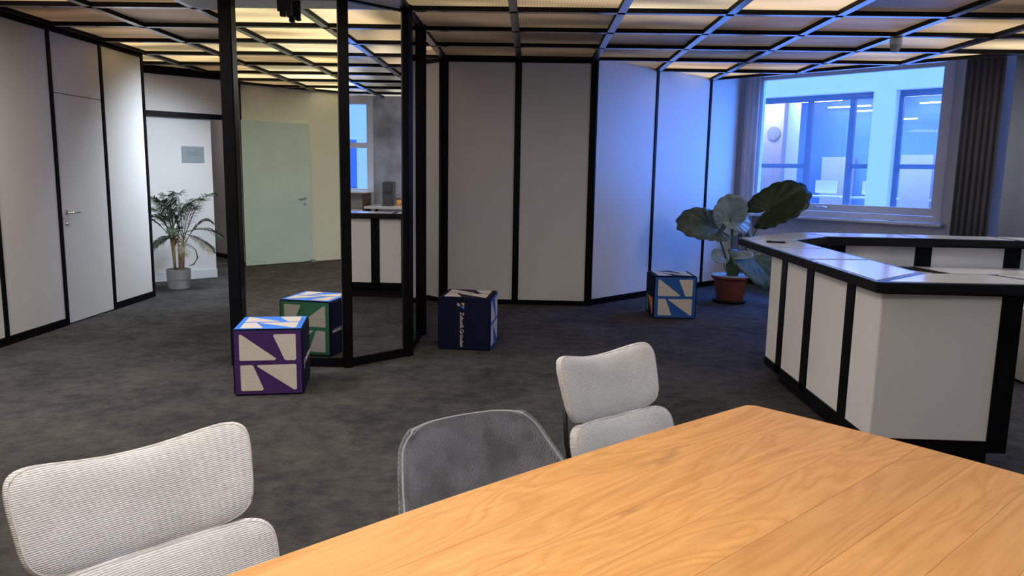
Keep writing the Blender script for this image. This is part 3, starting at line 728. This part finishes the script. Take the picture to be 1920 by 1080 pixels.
for sx in (-.45, -LT+.45):
    box('table_leg', sx-.06, sx+.06, -.82, -.70, 0.0, .705, seat_grey, TB, bev=.004); box('table_leg', sx-.06, sx+.06, -.42, -.30, 0.0, .705, seat_grey, TB, bev=.004)
    box('foot_rail', sx-.06, sx+.06, -.70, -.42, .0, .06, seat_grey, TB, bev=.004)
box('under_frame', -LT+.5, -.5, -.60, -.52, .64, .705, seat_grey, TB)

# ------------------------------------------------------------------ chairs
def cushion(name, w_, h_, t_, m, parent, bend=.04, dip=.0, tilt=0, loc=(0, 0, 0), n1=5, n2=2.4, pipe=True, horiz=False, lift=0, taper=0):
    bm = bmesh.new(); bmesh.ops.create_cube(bm, size=2)
    bmesh.ops.subdivide_edges(bm, edges=bm.edges[:], cuts=22, use_grid_fill=True)
    def deform(x, z, y):
        yy = y-bend*(1-x*x)*-1*1.0 if False else y+bend*(1-x*x)
        zz = z*h_/2*(1) + dip*(x*x-.5)*max(0, z)**1.5+lift*x*x
        return Vector((x*w_/2*(1-taper*(1-z)/2), yy, zz))
    for v in bm.verts:
        x, y, z = v.co
        # spread the samples so that corners stay dense
        k = ((abs(x)**n1+abs(z)**n1)**(n2/n1)+abs(y)**n2)**(1/n2)
        x, y, z = x/k, y/k, z/k
        v.co = deform(x, z, y*t_/2)
    o = finish(name, bm, m, parent, smooth=True, loc=loc, rot=(tilt, 0, 0))
    if pipe:
        for side in (-1, 1):
            bm = bmesh.new(); pts = []
            K = 96
            for i in range(K+1):
                a_ = 2*PI*i/K; c_, s_ = math.cos(a_), math.sin(a_)
                k = (abs(c_)**n1+abs(s_)**n1)**(1/n1); x, z = c_/k*.972, s_/k*.972
                yk = (max(0, 1-(abs(x)**n1+abs(z)**n1)**(n2/n1)))**(1/n2)
                pts.append(deform(x, z, side*yk*t_/2))
            tube(bm, pts, .0022, 6, cap=False); finish('piping', bm, fab_pipe, o, smooth=True)
    return o
def leg4(parent, w_, d_, h_):
    for sx in (-1, 1):
        for sy in (-1, 1):
            bm = bmesh.new(); tube(bm, [(sx*w_*.75, sy*d_*.7, h_), (sx*w_, sy*d_, 0)], [.014, .010], 10); finish('leg', bm, seat_grey, parent, smooth=True)
def light_chair(label, loc, ang, hw=.48):
    t = thing('lounge_chair', label, 'chair', (*loc, 0), ang, 'light grey ribbed chairs at the table')
    # local -y faces the table
    cushion('headrest', hw, .245, .085, fab_light, t, bend=.060, dip=.042, tilt=math.radians(-17), loc=(0, -.02, .778), taper=.10)
    cushion('backrest', hw+.015, .30, .115, fab_light, t, bend=.055, dip=.02, tilt=math.radians(-14), loc=(.012, -.098, .528), taper=.06)
    s_ = cushion('seat', .52, .50, .11, fab_light, t, bend=.0, tilt=math.radians(92), loc=(0, -.31, .42), n1=4, n2=3)
    for sx in (-.12, .12):
        bm = bmesh.new(); tube(bm, [(sx, .02, .36), (sx, .075, .55), (sx, .10, .74)], .009, 10); finish('back_bar', bm, seat_grey, t, smooth=True)
    bm = bmesh.new(); tube(bm, [(0, -.30, .05), (0, -.30, .37)], .028, 16); finish('pedestal', bm, seat_grey, t, smooth=True)
    for k in range(4):
        a_ = PI/4+k*PI/2; bm = bmesh.new(); tube(bm, [(0, -.30, .07), (.30*math.cos(a_), -.30+.30*math.sin(a_), .014)], [.018, .012], 10); finish('leg', bm, seat_grey, t, smooth=True)
    return t
light_chair('light grey ribbed chair with headrest cushion, nearest at lower left', (-.855, 1.58), math.radians(46.5), .53)
light_chair('light grey ribbed chair with headrest cushion by the table\'s far corner', (.285, 2.60), math.radians(39.5))

def shell_chair(label, loc, ang):
    t = thing('shell_chair', label, 'chair', (*loc, 0), ang)
    nu, nv = 48, 26
    def P(u_, v_):   # u -1..1 round the back, v 0 (seat) .. 1 (top)
        z = .44+.36*v_
        wv = .295-.012*v_-.080*max(0, v_-.35)/.65
        if v_ > .86: wv -= .024*((v_-.86)/.14)**2.2
        wr = .27*(1-v_)**1.6+.045
        s_, c_ = math.sin(u_*PI/2), math.cos(u_*PI/2)
        return Vector((wv*s_, -wr*(1-c_)+.13*v_**1.2-.02, z-.010*abs(s_)**4*v_))
    bm = bmesh.new(); g = [[bm.verts.new(P(-1+2*i/nu, j/nv)) for j in range(nv+1)] for i in range(nu+1)]
    for i in range(nu):
        for j in range(nv): bm.faces.new((g[i][j], g[i+1][j], g[i+1][j+1], g[i][j+1]))
    o = finish('backrest', bm, fab_dark, t, smooth=True)
    md = o.modifiers.new('solid', 'SOLIDIFY'); md.thickness = .022; md.offset = 0
    bv = o.modifiers.new('bevel', 'BEVEL'); bv.width = .008; bv.segments = 3; bv.limit_method = 'ANGLE'; bv.angle_limit = math.radians(60)
    bm = bmesh.new(); pts = [P(-1, j/nv) for j in range(0, nv)]+[P(-1+2*i/nu, 1) for i in range(nu+1)]+[P(1, 1-j/nv) for j in range(1, nv+1)]
    tube(bm, pts, .0035, 6, cap=False); finish('piping', bm, fab_pipe_d, o, smooth=True)
    cushion('seat', .50, .48, .10, fab_dark, t, bend=0, tilt=math.radians(90), loc=(0, -.20, .44), n1=4, n2=3, pipe=False)
    for sx in (-1, 1):
        for sy in (-1, 1):
            bm = bmesh.new(); tube(bm, [(sx*.15, -.2+sy*.13, .40), (sx*.23, -.2+sy*.22, 0)], [.014, .010], 10); finish('leg', bm, seat_grey, t, smooth=True)
    return t
shell_chair('dark grey velvet shell chair between the two light grey chairs', (-.125, 2.02), math.radians(33))

# ------------------------------------------------------------------ potted plants
def blade(bm, base, tip, normal, width, nseg=10, nx=8, heart=True, scallop=.03, fold=.15, droop=.12, seed=0):
    """broad leaf: base = where the petiole meets the blade, tip = far point"""
    base = Vector(base); tip = Vector(tip); ax = tip-base; L_ = ax.length; ax.normalize(); N_ = Vector(normal); N_ = (N_-ax*N_.dot(ax)).normalized(); sd_ = ax.cross(N_)
    rnd = random.Random(seed); cen_ = bm.verts.new(base); K = 112; rings = []
    def R(a_):      # heart outline around the petiole point; a = 0 at tip
        t = abs(a_)/PI; c_ = math.cos(a_)
        rr = .62+.38*max(0, c_)**1.6
        if t > .84: rr *= 1-.9*((t-.84)/.16)**.9
        return rr
    for f_ in (.22, .45, .68, .86, 1.0):
        ring_ = []
        for k in range(K+1):
            a_ = -PI+2*PI*k/K; r = R(a_)*f_*L_
            if f_ == 1.0: r *= 1.02-scallop*(1-abs(math.sin(a_*8+.3)))+scallop*.25*rnd.uniform(-1, 1)
            x = math.cos(a_)*r; y = math.sin(a_)*r*(width/L_)
            z = fold*abs(y)-droop*max(0, x)**2/L_-droop*.5*max(0, -x)**2/L_+.006*math.sin(a_*16+seed)*f_**2
            ring_.append(bm.verts.new(base+ax*x+sd_*y+N_*z))
        rings.append(ring_)
    for k in range(K): bm.faces.new((cen_, rings[0][k], rings[0][k+1]))
    for i in range(len(rings)-1):
        for k in range(K): bm.faces.new((rings[i][k], rings[i+1][k], rings[i+1][k+1], rings[i][k+1]))
def leaf_mat(name, c0, c1, rough=.35):
    m = mat(name, c0, rough, noise=None); nt = m.node_tree; b = nt.nodes['Principled BSDF']; tc = nt.nodes.new('ShaderNodeTexCoord')
    n_ = nt.nodes.new('ShaderNodeTexNoise'); n_.inputs['Scale'].default_value = 12; nt.links.new(tc.outputs['Object'], n_.inputs['Vector'])
    r = nt.nodes.new('ShaderNodeValToRGB'); r.color_ramp.elements[0].position = .35; r.color_ramp.elements[1].position = .65
    r.color_ramp.elements[0].color = (*c0, 1); r.color_ramp.elements[1].color = (*c1, 1)
    nt.links.new(n_.outputs['Fac'], r.inputs['Fac']); nt.links.new(r.outputs['Color'], b.inputs['Base Color']); return m
lf_dark = leaf_mat('dark_green_leaf', (.005, .022, .007), (.010, .036, .010), .4)
lf_mid = leaf_mat('grey_green_leaf', (.045, .075, .045), (.09, .125, .085), .4)
lf_pale = leaf_mat('pale_leaf_underside', (.20, .26, .26), (.30, .36, .36), .4)
stemm = leaf_mat('petiole_green', (.05, .10, .04), (.08, .14, .06), .5)
terra = mat('terracotta', (.15, .035, .02), .75, noise=(9, .12)); terrarim = mat('chalky_rim', (.40, .36, .36), .8, noise=(9, .15)); soil = mat('soil', (.03, .02, .014), .95, noise=(40, .4))
PX, PY = 2.40, 9.02
AL = thing('elephant_ear_plant', 'broad-leaved plant in a terracotta pot on a saucer below the window', 'plant', (PX, PY, 0))
bm = bmesh.new(); lathe(bm, [(.150, .03), (.155, .04), (.195, .27), (.198, .29), (.222, .29), (.225, .315), (.205, .318), (.19, .285), (.185, .27)], 44); finish('pot', bm, terra, AL, smooth=True)
bm = bmesh.new(); lathe(bm, [(.212, .3185), (.228, .319), (.230, .328), (.212, .330), (.200, .322)], 44); finish('pot_rim', bm, terrarim, AL, smooth=True)
bm = bmesh.new(); lathe(bm, [(.15, .0), (.185, .004), (.20, .035), (.19, .036), (.16, .028)], 40); finish('saucer', bm, blackp, AL, smooth=True)
bm = bmesh.new(); lathe(bm, [(.10, .27), (.186, .285), (.12, .292), (.02, .295)], 30); finish('soil', bm, soil, AL)
def lv(x, z, y=9.0): return (x-PX, y-PY, z)
LEAVES = [ # base, tip, normal, width, mat, control
 (lv(2.13, .90, 8.95), lv(1.72, .97, 8.88), (-.25, -.75, .62), .36, lf_mid, lv(2.30, .72)),
 (lv(2.33, 1.02, 8.95), lv(2.26, 1.26, 8.85), (.1, -.95, .25), .34, lf_pale, lv(2.40, .75)),
 (lv(2.80, 1.12, 9.0), lv(3.20, 1.37, 8.9), (-.35, -.85, .35), .38, lf_dark, lv(2.62, .85)),
 (lv(2.36, 1.00, 9.0), lv(2.62, .93, 9.05), (.2, -.8, .5), .26, lf_pale, lv(2.42, .72)),
 (lv(2.26, .55, 8.95), lv(2.14, .56, 8.9), (0, -.8, .6), .17, lf_pale, lv(2.30, .45)),
 (lv(2.60, .56, 9.0), lv(2.98, .26, 9.0), (.3, -.9, .35), .40, lf_mid, lv(2.52, .60)),
 (lv(2.46, .57, 8.9), lv(2.60, .60, 8.85), (0, -.7, .7), .10, lf_pale, lv(2.42, .45)),
]
rp = random.Random(3)
for i, (b0_, t0_, nn_, w_, m_, c0_) in enumerate(LEAVES):
    bm = bmesh.new(); blade(bm, b0_, t0_, nn_, w_, seed=i*3+1, scallop=.055, fold=.16, droop=.18)
    lf = finish('leaf', bm, m_, AL, smooth=True)
    md = lf.modifiers.new('s', 'SOLIDIFY'); md.thickness = .003
    if i in (0, 1): lf['label'] = ['grey-green drooping leaf pointing left', 'pale upright leaf with curled edge'][i]
    if i == 2: lf['label'] = 'largest, dark green leaf before the window'
    root_ = Vector((rp.uniform(-.04, .06), rp.uniform(-.04, .03), .27)); cc = Vector(c0_); bb = Vector(b0_)
    pts = [root_*(1-t)**2+cc*2*t*(1-t)+bb*t*t for t in [k/12 for k in range(13)]]
    bm = bmesh.new(); tube(bm, pts, [.017-.010*k/12 for k in range(13)] if w_ > .2 else .006, 8); finish('stalk', bm, stemm, AL, smooth=True)
    # midrib
    ax = (Vector(t0_)-bb)
for k in range(3):
    bm = bmesh.new(); x = -.03+.035*k; tube(bm, [(x, -.02, .26), (x+.01, -.02, .40), (x+.03*(k-1), -.02, .52)], [.03, .024, .008], 8); finish('crown_stem', bm, stemm, AL, smooth=True)

# palm
LX, LY = -4.325, 9.17
PM = thing('palm_plant', 'slender palm in a grey banded pot before the white passage panel', 'plant', (LX, LY, 0))
potg = mat('grey_pot_glaze', (.34, .36, .40), .6, noise=(6, .06)); potg2 = mat('grey_pot_glaze_upper', (.40, .42, .46), .6, noise=(6, .06))
bm = bmesh.new(); lathe(bm, [(.118, .0), (.128, .01), (.133, .118), (.129, .122)], 40); finish('pot', bm, potg, PM, smooth=False)
bm = bmesh.new(); lathe(bm, [(.129, .122), (.138, .126), (.141, .245), (.132, .247), (.128, .22)], 40); finish('pot_band', bm, potg2, PM, smooth=False)
bm = bmesh.new(); lathe(bm, [(.05, .20), (.127, .221), (.05, .228)], 30); finish('soil', bm, soil, PM)
straw = mat('palm_stem_straw', (.42, .30, .17), .8, noise=(14, .3)); pleaf = leaf_mat('palm_green', (.018, .04, .02), (.045, .075, .035), .5)
pleaf2 = leaf_mat('palm_dry_green', (.10, .09, .05), (.16, .13, .07), .6)
rp = random.Random(11)
stems = []
for k in range(9):
    a_ = rp.uniform(0, 2*PI); r0 = rp.uniform(.01, .06); r1 = rp.uniform(.02, .11); h_ = rp.uniform(.42, .72)
    p0 = Vector((r0*math.cos(a_), r0*math.sin(a_), .20)); p1 = Vector((r1*math.cos(a_), r1*math.sin(a_), .22+h_*.8)); stems.append((p1, a_))
    bm = bmesh.new(); tube(bm, [p0, (p0+p1)/2, p1], [.017, .013, .008], 8); finish('palm_stem', bm, straw, PM, smooth=True)
def frond(p0, dirx, diry, L_, rise, droop, m_, nl=22, ll=.13, seed=0):
    r_ = random.Random(seed); d = Vector((dirx, diry, 0)).normalized(); bm = bmesh.new(); pts = []
    for i in range(17):
        t = i/16; pts.append(p0+d*(L_*t)+Vector((0, 0, rise*math.sin(min(1.0, t*1.15)*PI/2)-droop*t*t)))
    tube(bm, pts, [.006-.0045*i/16 for i in range(17)], 6)
    for i in range(nl):
        t = .22+.78*i/(nl-1); k = t*16; i0 = min(15, int(k)); p = pts[i0].lerp(pts[i0+1], k-i0); tg = (pts[i0+1]-pts[i0]).normalized()
        sd_ = tg.cross(Vector((0, 0, 1))).normalized()
        for s_ in (-1, 1):
            l_ = ll*math.sin(PI*(.18+.8*(t-.2)/.85))*r_.uniform(.8, 1.15); dd = (tg*.75+sd_*s_*.75+Vector((0, 0, r_.uniform(-.1, .25)))).normalized()
            w_ = sd_.cross(dd).normalized() if False else dd.cross(Vector((0, 0, 1))).normalized()*.0055+Vector((0, 0, .003))
            a1 = p+dd*l_*.5; a2 = p+dd*l_+Vector((0, 0, -l_*.3))
            v = [bm.verts.new(q) for q in (p-w_*.4, p+w_*.4, a1+w_, a1-w_, a2)]
            bm.faces.new((v[0], v[1], v[2], v[3])); bm.faces.new((v[3], v[2], v[4]))
    return finish('frond', bm, m_, PM, smooth=False)
FD = [(-.3, -.6, .30, .50, .04, pleaf, 21), (.15, -.6, .26, .52, .03, pleaf, 22), (-.55, -.1, .30, .34, .10, pleaf, 23), (.5, .3, .34, .34, .08, pleaf, 24), (-.15, .2, .20, .50, .02, pleaf, 25), (.6, -.3, .62, .62, .0, pleaf, 26), (.3, -.2, .22, .42, .04, pleaf, 27), (-.4, .4, .30, .26, .12, pleaf, 28), (.50, -.2, .52, .52, .02, pleaf, 1), (-.40, -.3, .40, .30, .10, pleaf, 2), (-.1, -.5, .22, .42, .0, pleaf, 3), (.3, -.5, .34, .22, .12, pleaf, 4), (-.5, .1, .42, .15, .20, pleaf, 5),
      (.6, .1, .46, .12, .16, pleaf, 6), (.1, .6, .30, .46, .05, pleaf, 7), (-.5, -.5, .36, .05, .22, pleaf, 8), (.5, -.5, .48, .02, .26, pleaf2, 9), (-.6, .3, .34, .40, .05, pleaf, 10),
      (.4, .4, .30, .40, .05, pleaf, 12), (-.2, .4, .28, .34, .05, pleaf, 13), (.05, -.3, .14, .48, 0, pleaf, 14), (-.25, -.2, .2, .46, .02, pleaf, 15), (.7, -.1, .40, -.02, .20, pleaf2, 16)]
for i, (dx, dy, L_, ri, dr_, m_, sd_) in enumerate(FD):
    p1, a_ = stems[i % len(stems)]; frond(p1-Vector((0, 0, .02)), dx, dy, L_, ri, dr_, m_, nl=26, ll=.19, seed=sd_)
bm = bmesh.new(); pts = [(.08+.14*math.sin(t*PI), -.12, .62-.42*t) for t in [k/12 for k in range(13)]]; pts = [(.02, -.02, .52), (.18, -.08, .56), (.27, -.10, .50), (.29, -.10, .40), (.24, -.10, .32), (.18, -.1, .30)]
tube(bm, pts, [.004, .004, .005, .009, .008, .003], 6); finish('dry_frond', bm, pleaf2, PM, smooth=True)

# ------------------------------------------------------------------ sign on the passage panel
sg = thing('wall_sign', 'grey rectangular notice on the white passage panel above the palm', 'sign', (*n(-5, 6), 0), PI/4)
box('plate', -.375, -.085, .022, .030, 1.545, 1.755, mat('sign_grey', (.24, .28, .30), .6, noise=(5, .05)), sg, bev=.002)
inkm = mat('sign_faint_ink', (.18, .21, .24), .6, noise=(5, .05))
for k, (a_, b_) in enumerate(((-.30, -.16), (-.31, -.15))): box('text_line', a_, b_, .0205, .0225, 1.675-.03*k, 1.685-.03*k, inkm, sg)

# ------------------------------------------------------------------ curtains
def curtain(name, label, A_, B_, z0, z1, m, folds, depth, group=None, seed=0):
    A_ = Vector(A_); B_ = Vector(B_); d = B_-A_; L_ = d.length; nrm = Vector((-d.y, d.x)).normalized(); K = folds*10; r_ = random.Random(seed)
    bm = bmesh.new(); cols = []
    ph = [r_.uniform(.7, 1.3) for _ in range(folds+2)]
    for side in (0, 1):
        col_ = []
        for z in (z0, (z0+z1)/2, z1):
            row = []
            for k in range(K+1):
                t = k/K; a_ = t*folds*2*PI; q = ph[int(t*folds)]
                p = A_+d*t+nrm*(depth*q*math.sin(a_)*(.9 if z == z1 else 1.1)+side*.004)
                row.append(bm.verts.new((p.x, p.y, z)))
            col_.append(row)
        cols.append(col_)
    for c_ in cols:
        for i in range(2):
            for k in range(K): bm.faces.new((c_[i][k], c_[i][k+1], c_[i+1][k+1], c_[i+1][k]))
    for k in range(K):
        bm.faces.new((cols[0][0][k], cols[0][0][k+1], cols[1][0][k+1], cols[1][0][k])); bm.faces.new((cols[0][2][k], cols[0][2][k+1], cols[1][2][k+1], cols[1][2][k]))
    t = thing(name, label, 'curtain', (0, 0, 0)); o = finish('fabric', bm, m, t, smooth=True)
    a_ = math.atan2(d.y, d.x); box('curtain_rail', 0, L_, -.012, .012, z1, z1+.025, blackp, t, loc=(A_.x, A_.y, 0), rot=(0, 0, a_))
    return t
curtain('curtain', 'dark folded curtain right of the big window', (4.62, 8.48), (4.88, 8.22), 0.06, 2.96, curt, 6, .013, seed=1)
curtain('curtain', 'pale blue-grey narrow curtain edge close to the window frame', (4.80, 8.80), (4.97, 8.63), .06, 2.96, curt2, 3, .022, seed=2)
curtain('curtain', 'wide grey curtain at the right edge of the view', (4.92, 8.12), (6.2, 8.0), .06, 2.90, curt2, 5, .02, seed=3)
curtain('curtain', 'pale narrow curtain between the blue-lit boards and the window', (2.90, 10.70), (3.05, 10.55), .06, 2.96, curt3, 3, .018, seed=4)

# ------------------------------------------------------------------ things seen in the side mirror
sbm = mat('walnut_side', (.10, .045, .02), .6, noise=(5, .2))
sb = thing('window_cabinet', 'brown wooden cabinet with pale top by the right window, seen in the mirror', 'cabinet', (5.95, 4.10, 0))
box('body', -.25, .25, -.02, .02, 0, 1.10, sbm, sb, loc=(0, .10, 0)); box('body_side', -.25, .25, -.02, .02, 0, 1.10, sbm, sb, loc=(0, -.7, 0))
box('cabinet_top', -.28, .28, -.74, .16, 1.10, 1.13, whitetop, sb, bev=.004); box('shelf', -.25, .25, -.68, .08, .80, .83, frame_w, sb); box('back_board', .22, .25, -.68, .08, 0, 1.10, frame_w, sb)
cm = thing('coffee_machine', 'dark grey coffee machine standing on a shelf, seen in the mirror', 'coffee machine', (5.75, 4.62, 0))
st = tag(box('side_table', 5.35, 6.2, 4.28, 5.6, .86, .90, whitetop, bev=.004), 'low white side table along the concrete pier', 'table')
for xx in (5.40, 6.14):
    for yy in (4.33, 5.54): box('leg', xx-.02, xx+.02, yy-.02, yy+.02, 0, .86, blackp, st)
mg = mat('machine_grey', (.07, .07, .08), .4, noise=(6, .1))
box('machine_body', -.12, .14, -.09, .09, .90, 1.30, mg, cm, bev=.012); box('spout_head', -.20, -.12, -.05, .05, 1.13, 1.22, mg, cm, bev=.008); box('drip_tray', -.22, -.12, -.08, .08, .90, .93, mg, cm, bev=.004)
cup = thing('paper_cup', 'orange cup beside the coffee machine, seen in the mirror', 'cup', (5.62, 4.80, .90))
bm = bmesh.new(); lathe(bm, [(.032, 0), (.045, .11), (.041, .11), (.030, .006)], 24); finish('cup_body', bm, orange, cup, smooth=True)
bm = bmesh.new(); lathe(bm, [(.046, .11), (.047, .12), (.02, .126)], 24); finish('lid', bm, blackp, cup)
bxp = thing('paper_box', 'pale carton behind the orange cup, seen in the mirror', 'box', (5.85, 5.1, .90), .3)
box('carton', -.14, .14, -.12, .12, 0, .16, frame_w, bxp, bev=.003); box('carton_flap', -.14, .14, -.16, -.118, .155, .162, frame_w, bxp)

# ------------------------------------------------------------------ building across the court
fac = mat('facade_white', (.80, .82, .84), .8, noise=(.8, .03)); ffr = mat('facade_window_frame', (.10, .16, .26), .5, noise=(3, .05))
WD = WC+6*math.sqrt(2); fo = Vector((WD/2, WD/2))      # s = (x-y)/sqrt2 measured from the diagonal
BL = thing('opposite_building', 'white rendered building across the courtyard with large dark framed windows', 'building', (fo.x, fo.y, 0), -PI/4)
# local x = s, local y outward
ops = [(-8.80, -6.22), (-5.80, -3.2), (-11.8, -9.2)]
zb_, zt_ = .55, 3.19
edges = sorted([v for o_ in ops for v in o_]); 
box('facade_band', -14, -.5, 0, .35, zt_, 9, fac, BL); box('facade_band', -14, -.5, 0, .35, -3, zb_, fac, BL)
piers = [(-14, -11.8), (-9.2, -8.80), (-6.22, -5.80), (-3.2, -.5)]
for a_, b_ in piers: box('facade_pier', a_, b_, 0, .35, zb_, zt_, fac, BL)
for a_, b_ in ops:
    f_ = grouproot('tmp') if False else None
    root = box('facade_window', a_, b_, .22, .28, zt_-.12, zt_, ffr, BL)
    for x0, x1, z0, z1 in ((a_, a_+.08, zb_, zt_-.12), (b_-.08, b_, zb_, zt_-.12), (a_+.08, b_-.08, zb_, zb_+.08), (a_+1.16, a_+1.26, zb_+.08, zt_-.12), (a_+2.05, a_+2.16, zb_+.08, zt_-.12)):
        box('window_bar', x0, x1, .20, .28, z0, z1, ffr, root)
    for x0, x1 in ((a_+.08, a_+1.16), (a_+2.16, b_-.08)):
        box('window_bar', x0, x1, .205, .28, 1.68, 1.77, ffr, root)
    box('pane', a_+.08, b_-.08, .24, .246, zb_+.08, zt_-.12, glass, root)
# rooms behind
inn = mat('office_inner_wall', (.16, .30, .74), .8, noise=(1, .1)); inw = mat('office_light_wall', (.50, .46, .48), .8, noise=(1, .05))
box('inner_wall', -14, -.5, 4.0, 4.1, -.2, 3.6, inn, BL); box('inner_ceiling', -14, -.5, .35, 4.0, 3.5, 3.6, inn, BL); box('inner_floor', -14, -.5, .35, 4.0, .3, .4, inn, BL)
box('partition', -10.4, -8.55, 1.4, 1.5, .4, 3.3, inw, BL); box('partition', -8.52, -8.42, .9, 1.5, .4, 3.25, inw, BL)
bm = bmesh.new(); tube(bm, [(-9.0, 1.40, 2.5), (-9.0, 1.37, 2.5)], .16, 24); c_ = finish('wall_clock', bm, metalgrey, BL)
for (a_, b_, c0, d0, z0_, z1_) in ((-8.7, -8.1, 3.4, 3.95, .4, 2.0), (-6.85, -6.15, 3.5, 3.95, .4, 2.05), (-5.1, -4.2, 3.2, 3.8, .4, 1.5)): box('office_cupboard', a_, b_, c0, d0, z0_, z1_, inw, BL)
for x in (-8.0, -6.9, -5.2, -4.3): 
    box('office_desk', x-.45, x+.45, 1.9, 2.5, 1.02, 1.06, fac, BL); box('office_screen', x-.25, x+.25, 2.15, 2.19, 1.12, 1.42, fac, BL)
tubel = emit('office_tube_light', (1.0, .95, .92), 9.0)
for (x0, x1, y, z) in ((-9.49, -8.46, 3.7, 3.40), (-8.79, -7.75, 3.7, 3.23), (-8.2, -7.68, 3.7, 3.11), (-7.03, -6.1, 3.7, 3.41), (-6.62, -5.9, 3.7, 3.23), (-7.0, -6.65, 3.7, 2.88), (-4.5, -3.4, 3.7, 3.4)):
    box('strip_light', x0, x1, y, y+.05, z, z+.025, tubel, BL)
for s_ in (-8.0, -5.2):
    lx, ly = fo.x+s_*.7071+2.1*.7071, fo.y-s_*.7071+2.1*.7071
    area('office_fill', (lx, ly, 3.4), (lx, ly, 0), 1.8, 1.8, (.40, .58, 1.0), 190)
area('office_fill', (fo.x-9.2*.7071+.9*.7071, fo.y+9.2*.7071+.9*.7071, 3.4), (fo.x-9.2*.7071+.9*.7071, fo.y+9.2*.7071+.9*.7071, 0), .5, .5, (.85, .85, 1.0), 40)  # fill added to brighten the partition, apart from the strip lights
# court ground
cg = struct(box('ground', 3, 40, 3, 40, -3.2, -3.0, plaster)); cg['label'] = 'pale courtyard ground outside the windows'
cg.location = (4.5, 4.5, 0)
# second building opposite the right window
B2 = thing('side_building', 'pale building beyond the right window, seen in the mirror', 'building', (14, 3, 0))
box('facade_band', 0, .4, -7, 3.5, 2.3, 9, fac, B2); box('facade_band', 0, .4, -7, 3.5, -3, .9, fac, B2)
for k in range(4): box('facade_pier', 0, .4, -7+k*3.1, -6.2+k*3.1, .9, 2.3, fac, B2)
for k in range(3): 
    w2 = box('facade_window', .2, .26, -6.2+k*3.1, -3.9+k*3.1, .9, 1.0, ffr, B2); box('pane', .22, .226, -6.2+k*3.1, -3.9+k*3.1, 1.0, 2.3, glass, w2)
box('inner_wall', 3, 3.1, -7, 3.5, -.2, 3, inn, B2)
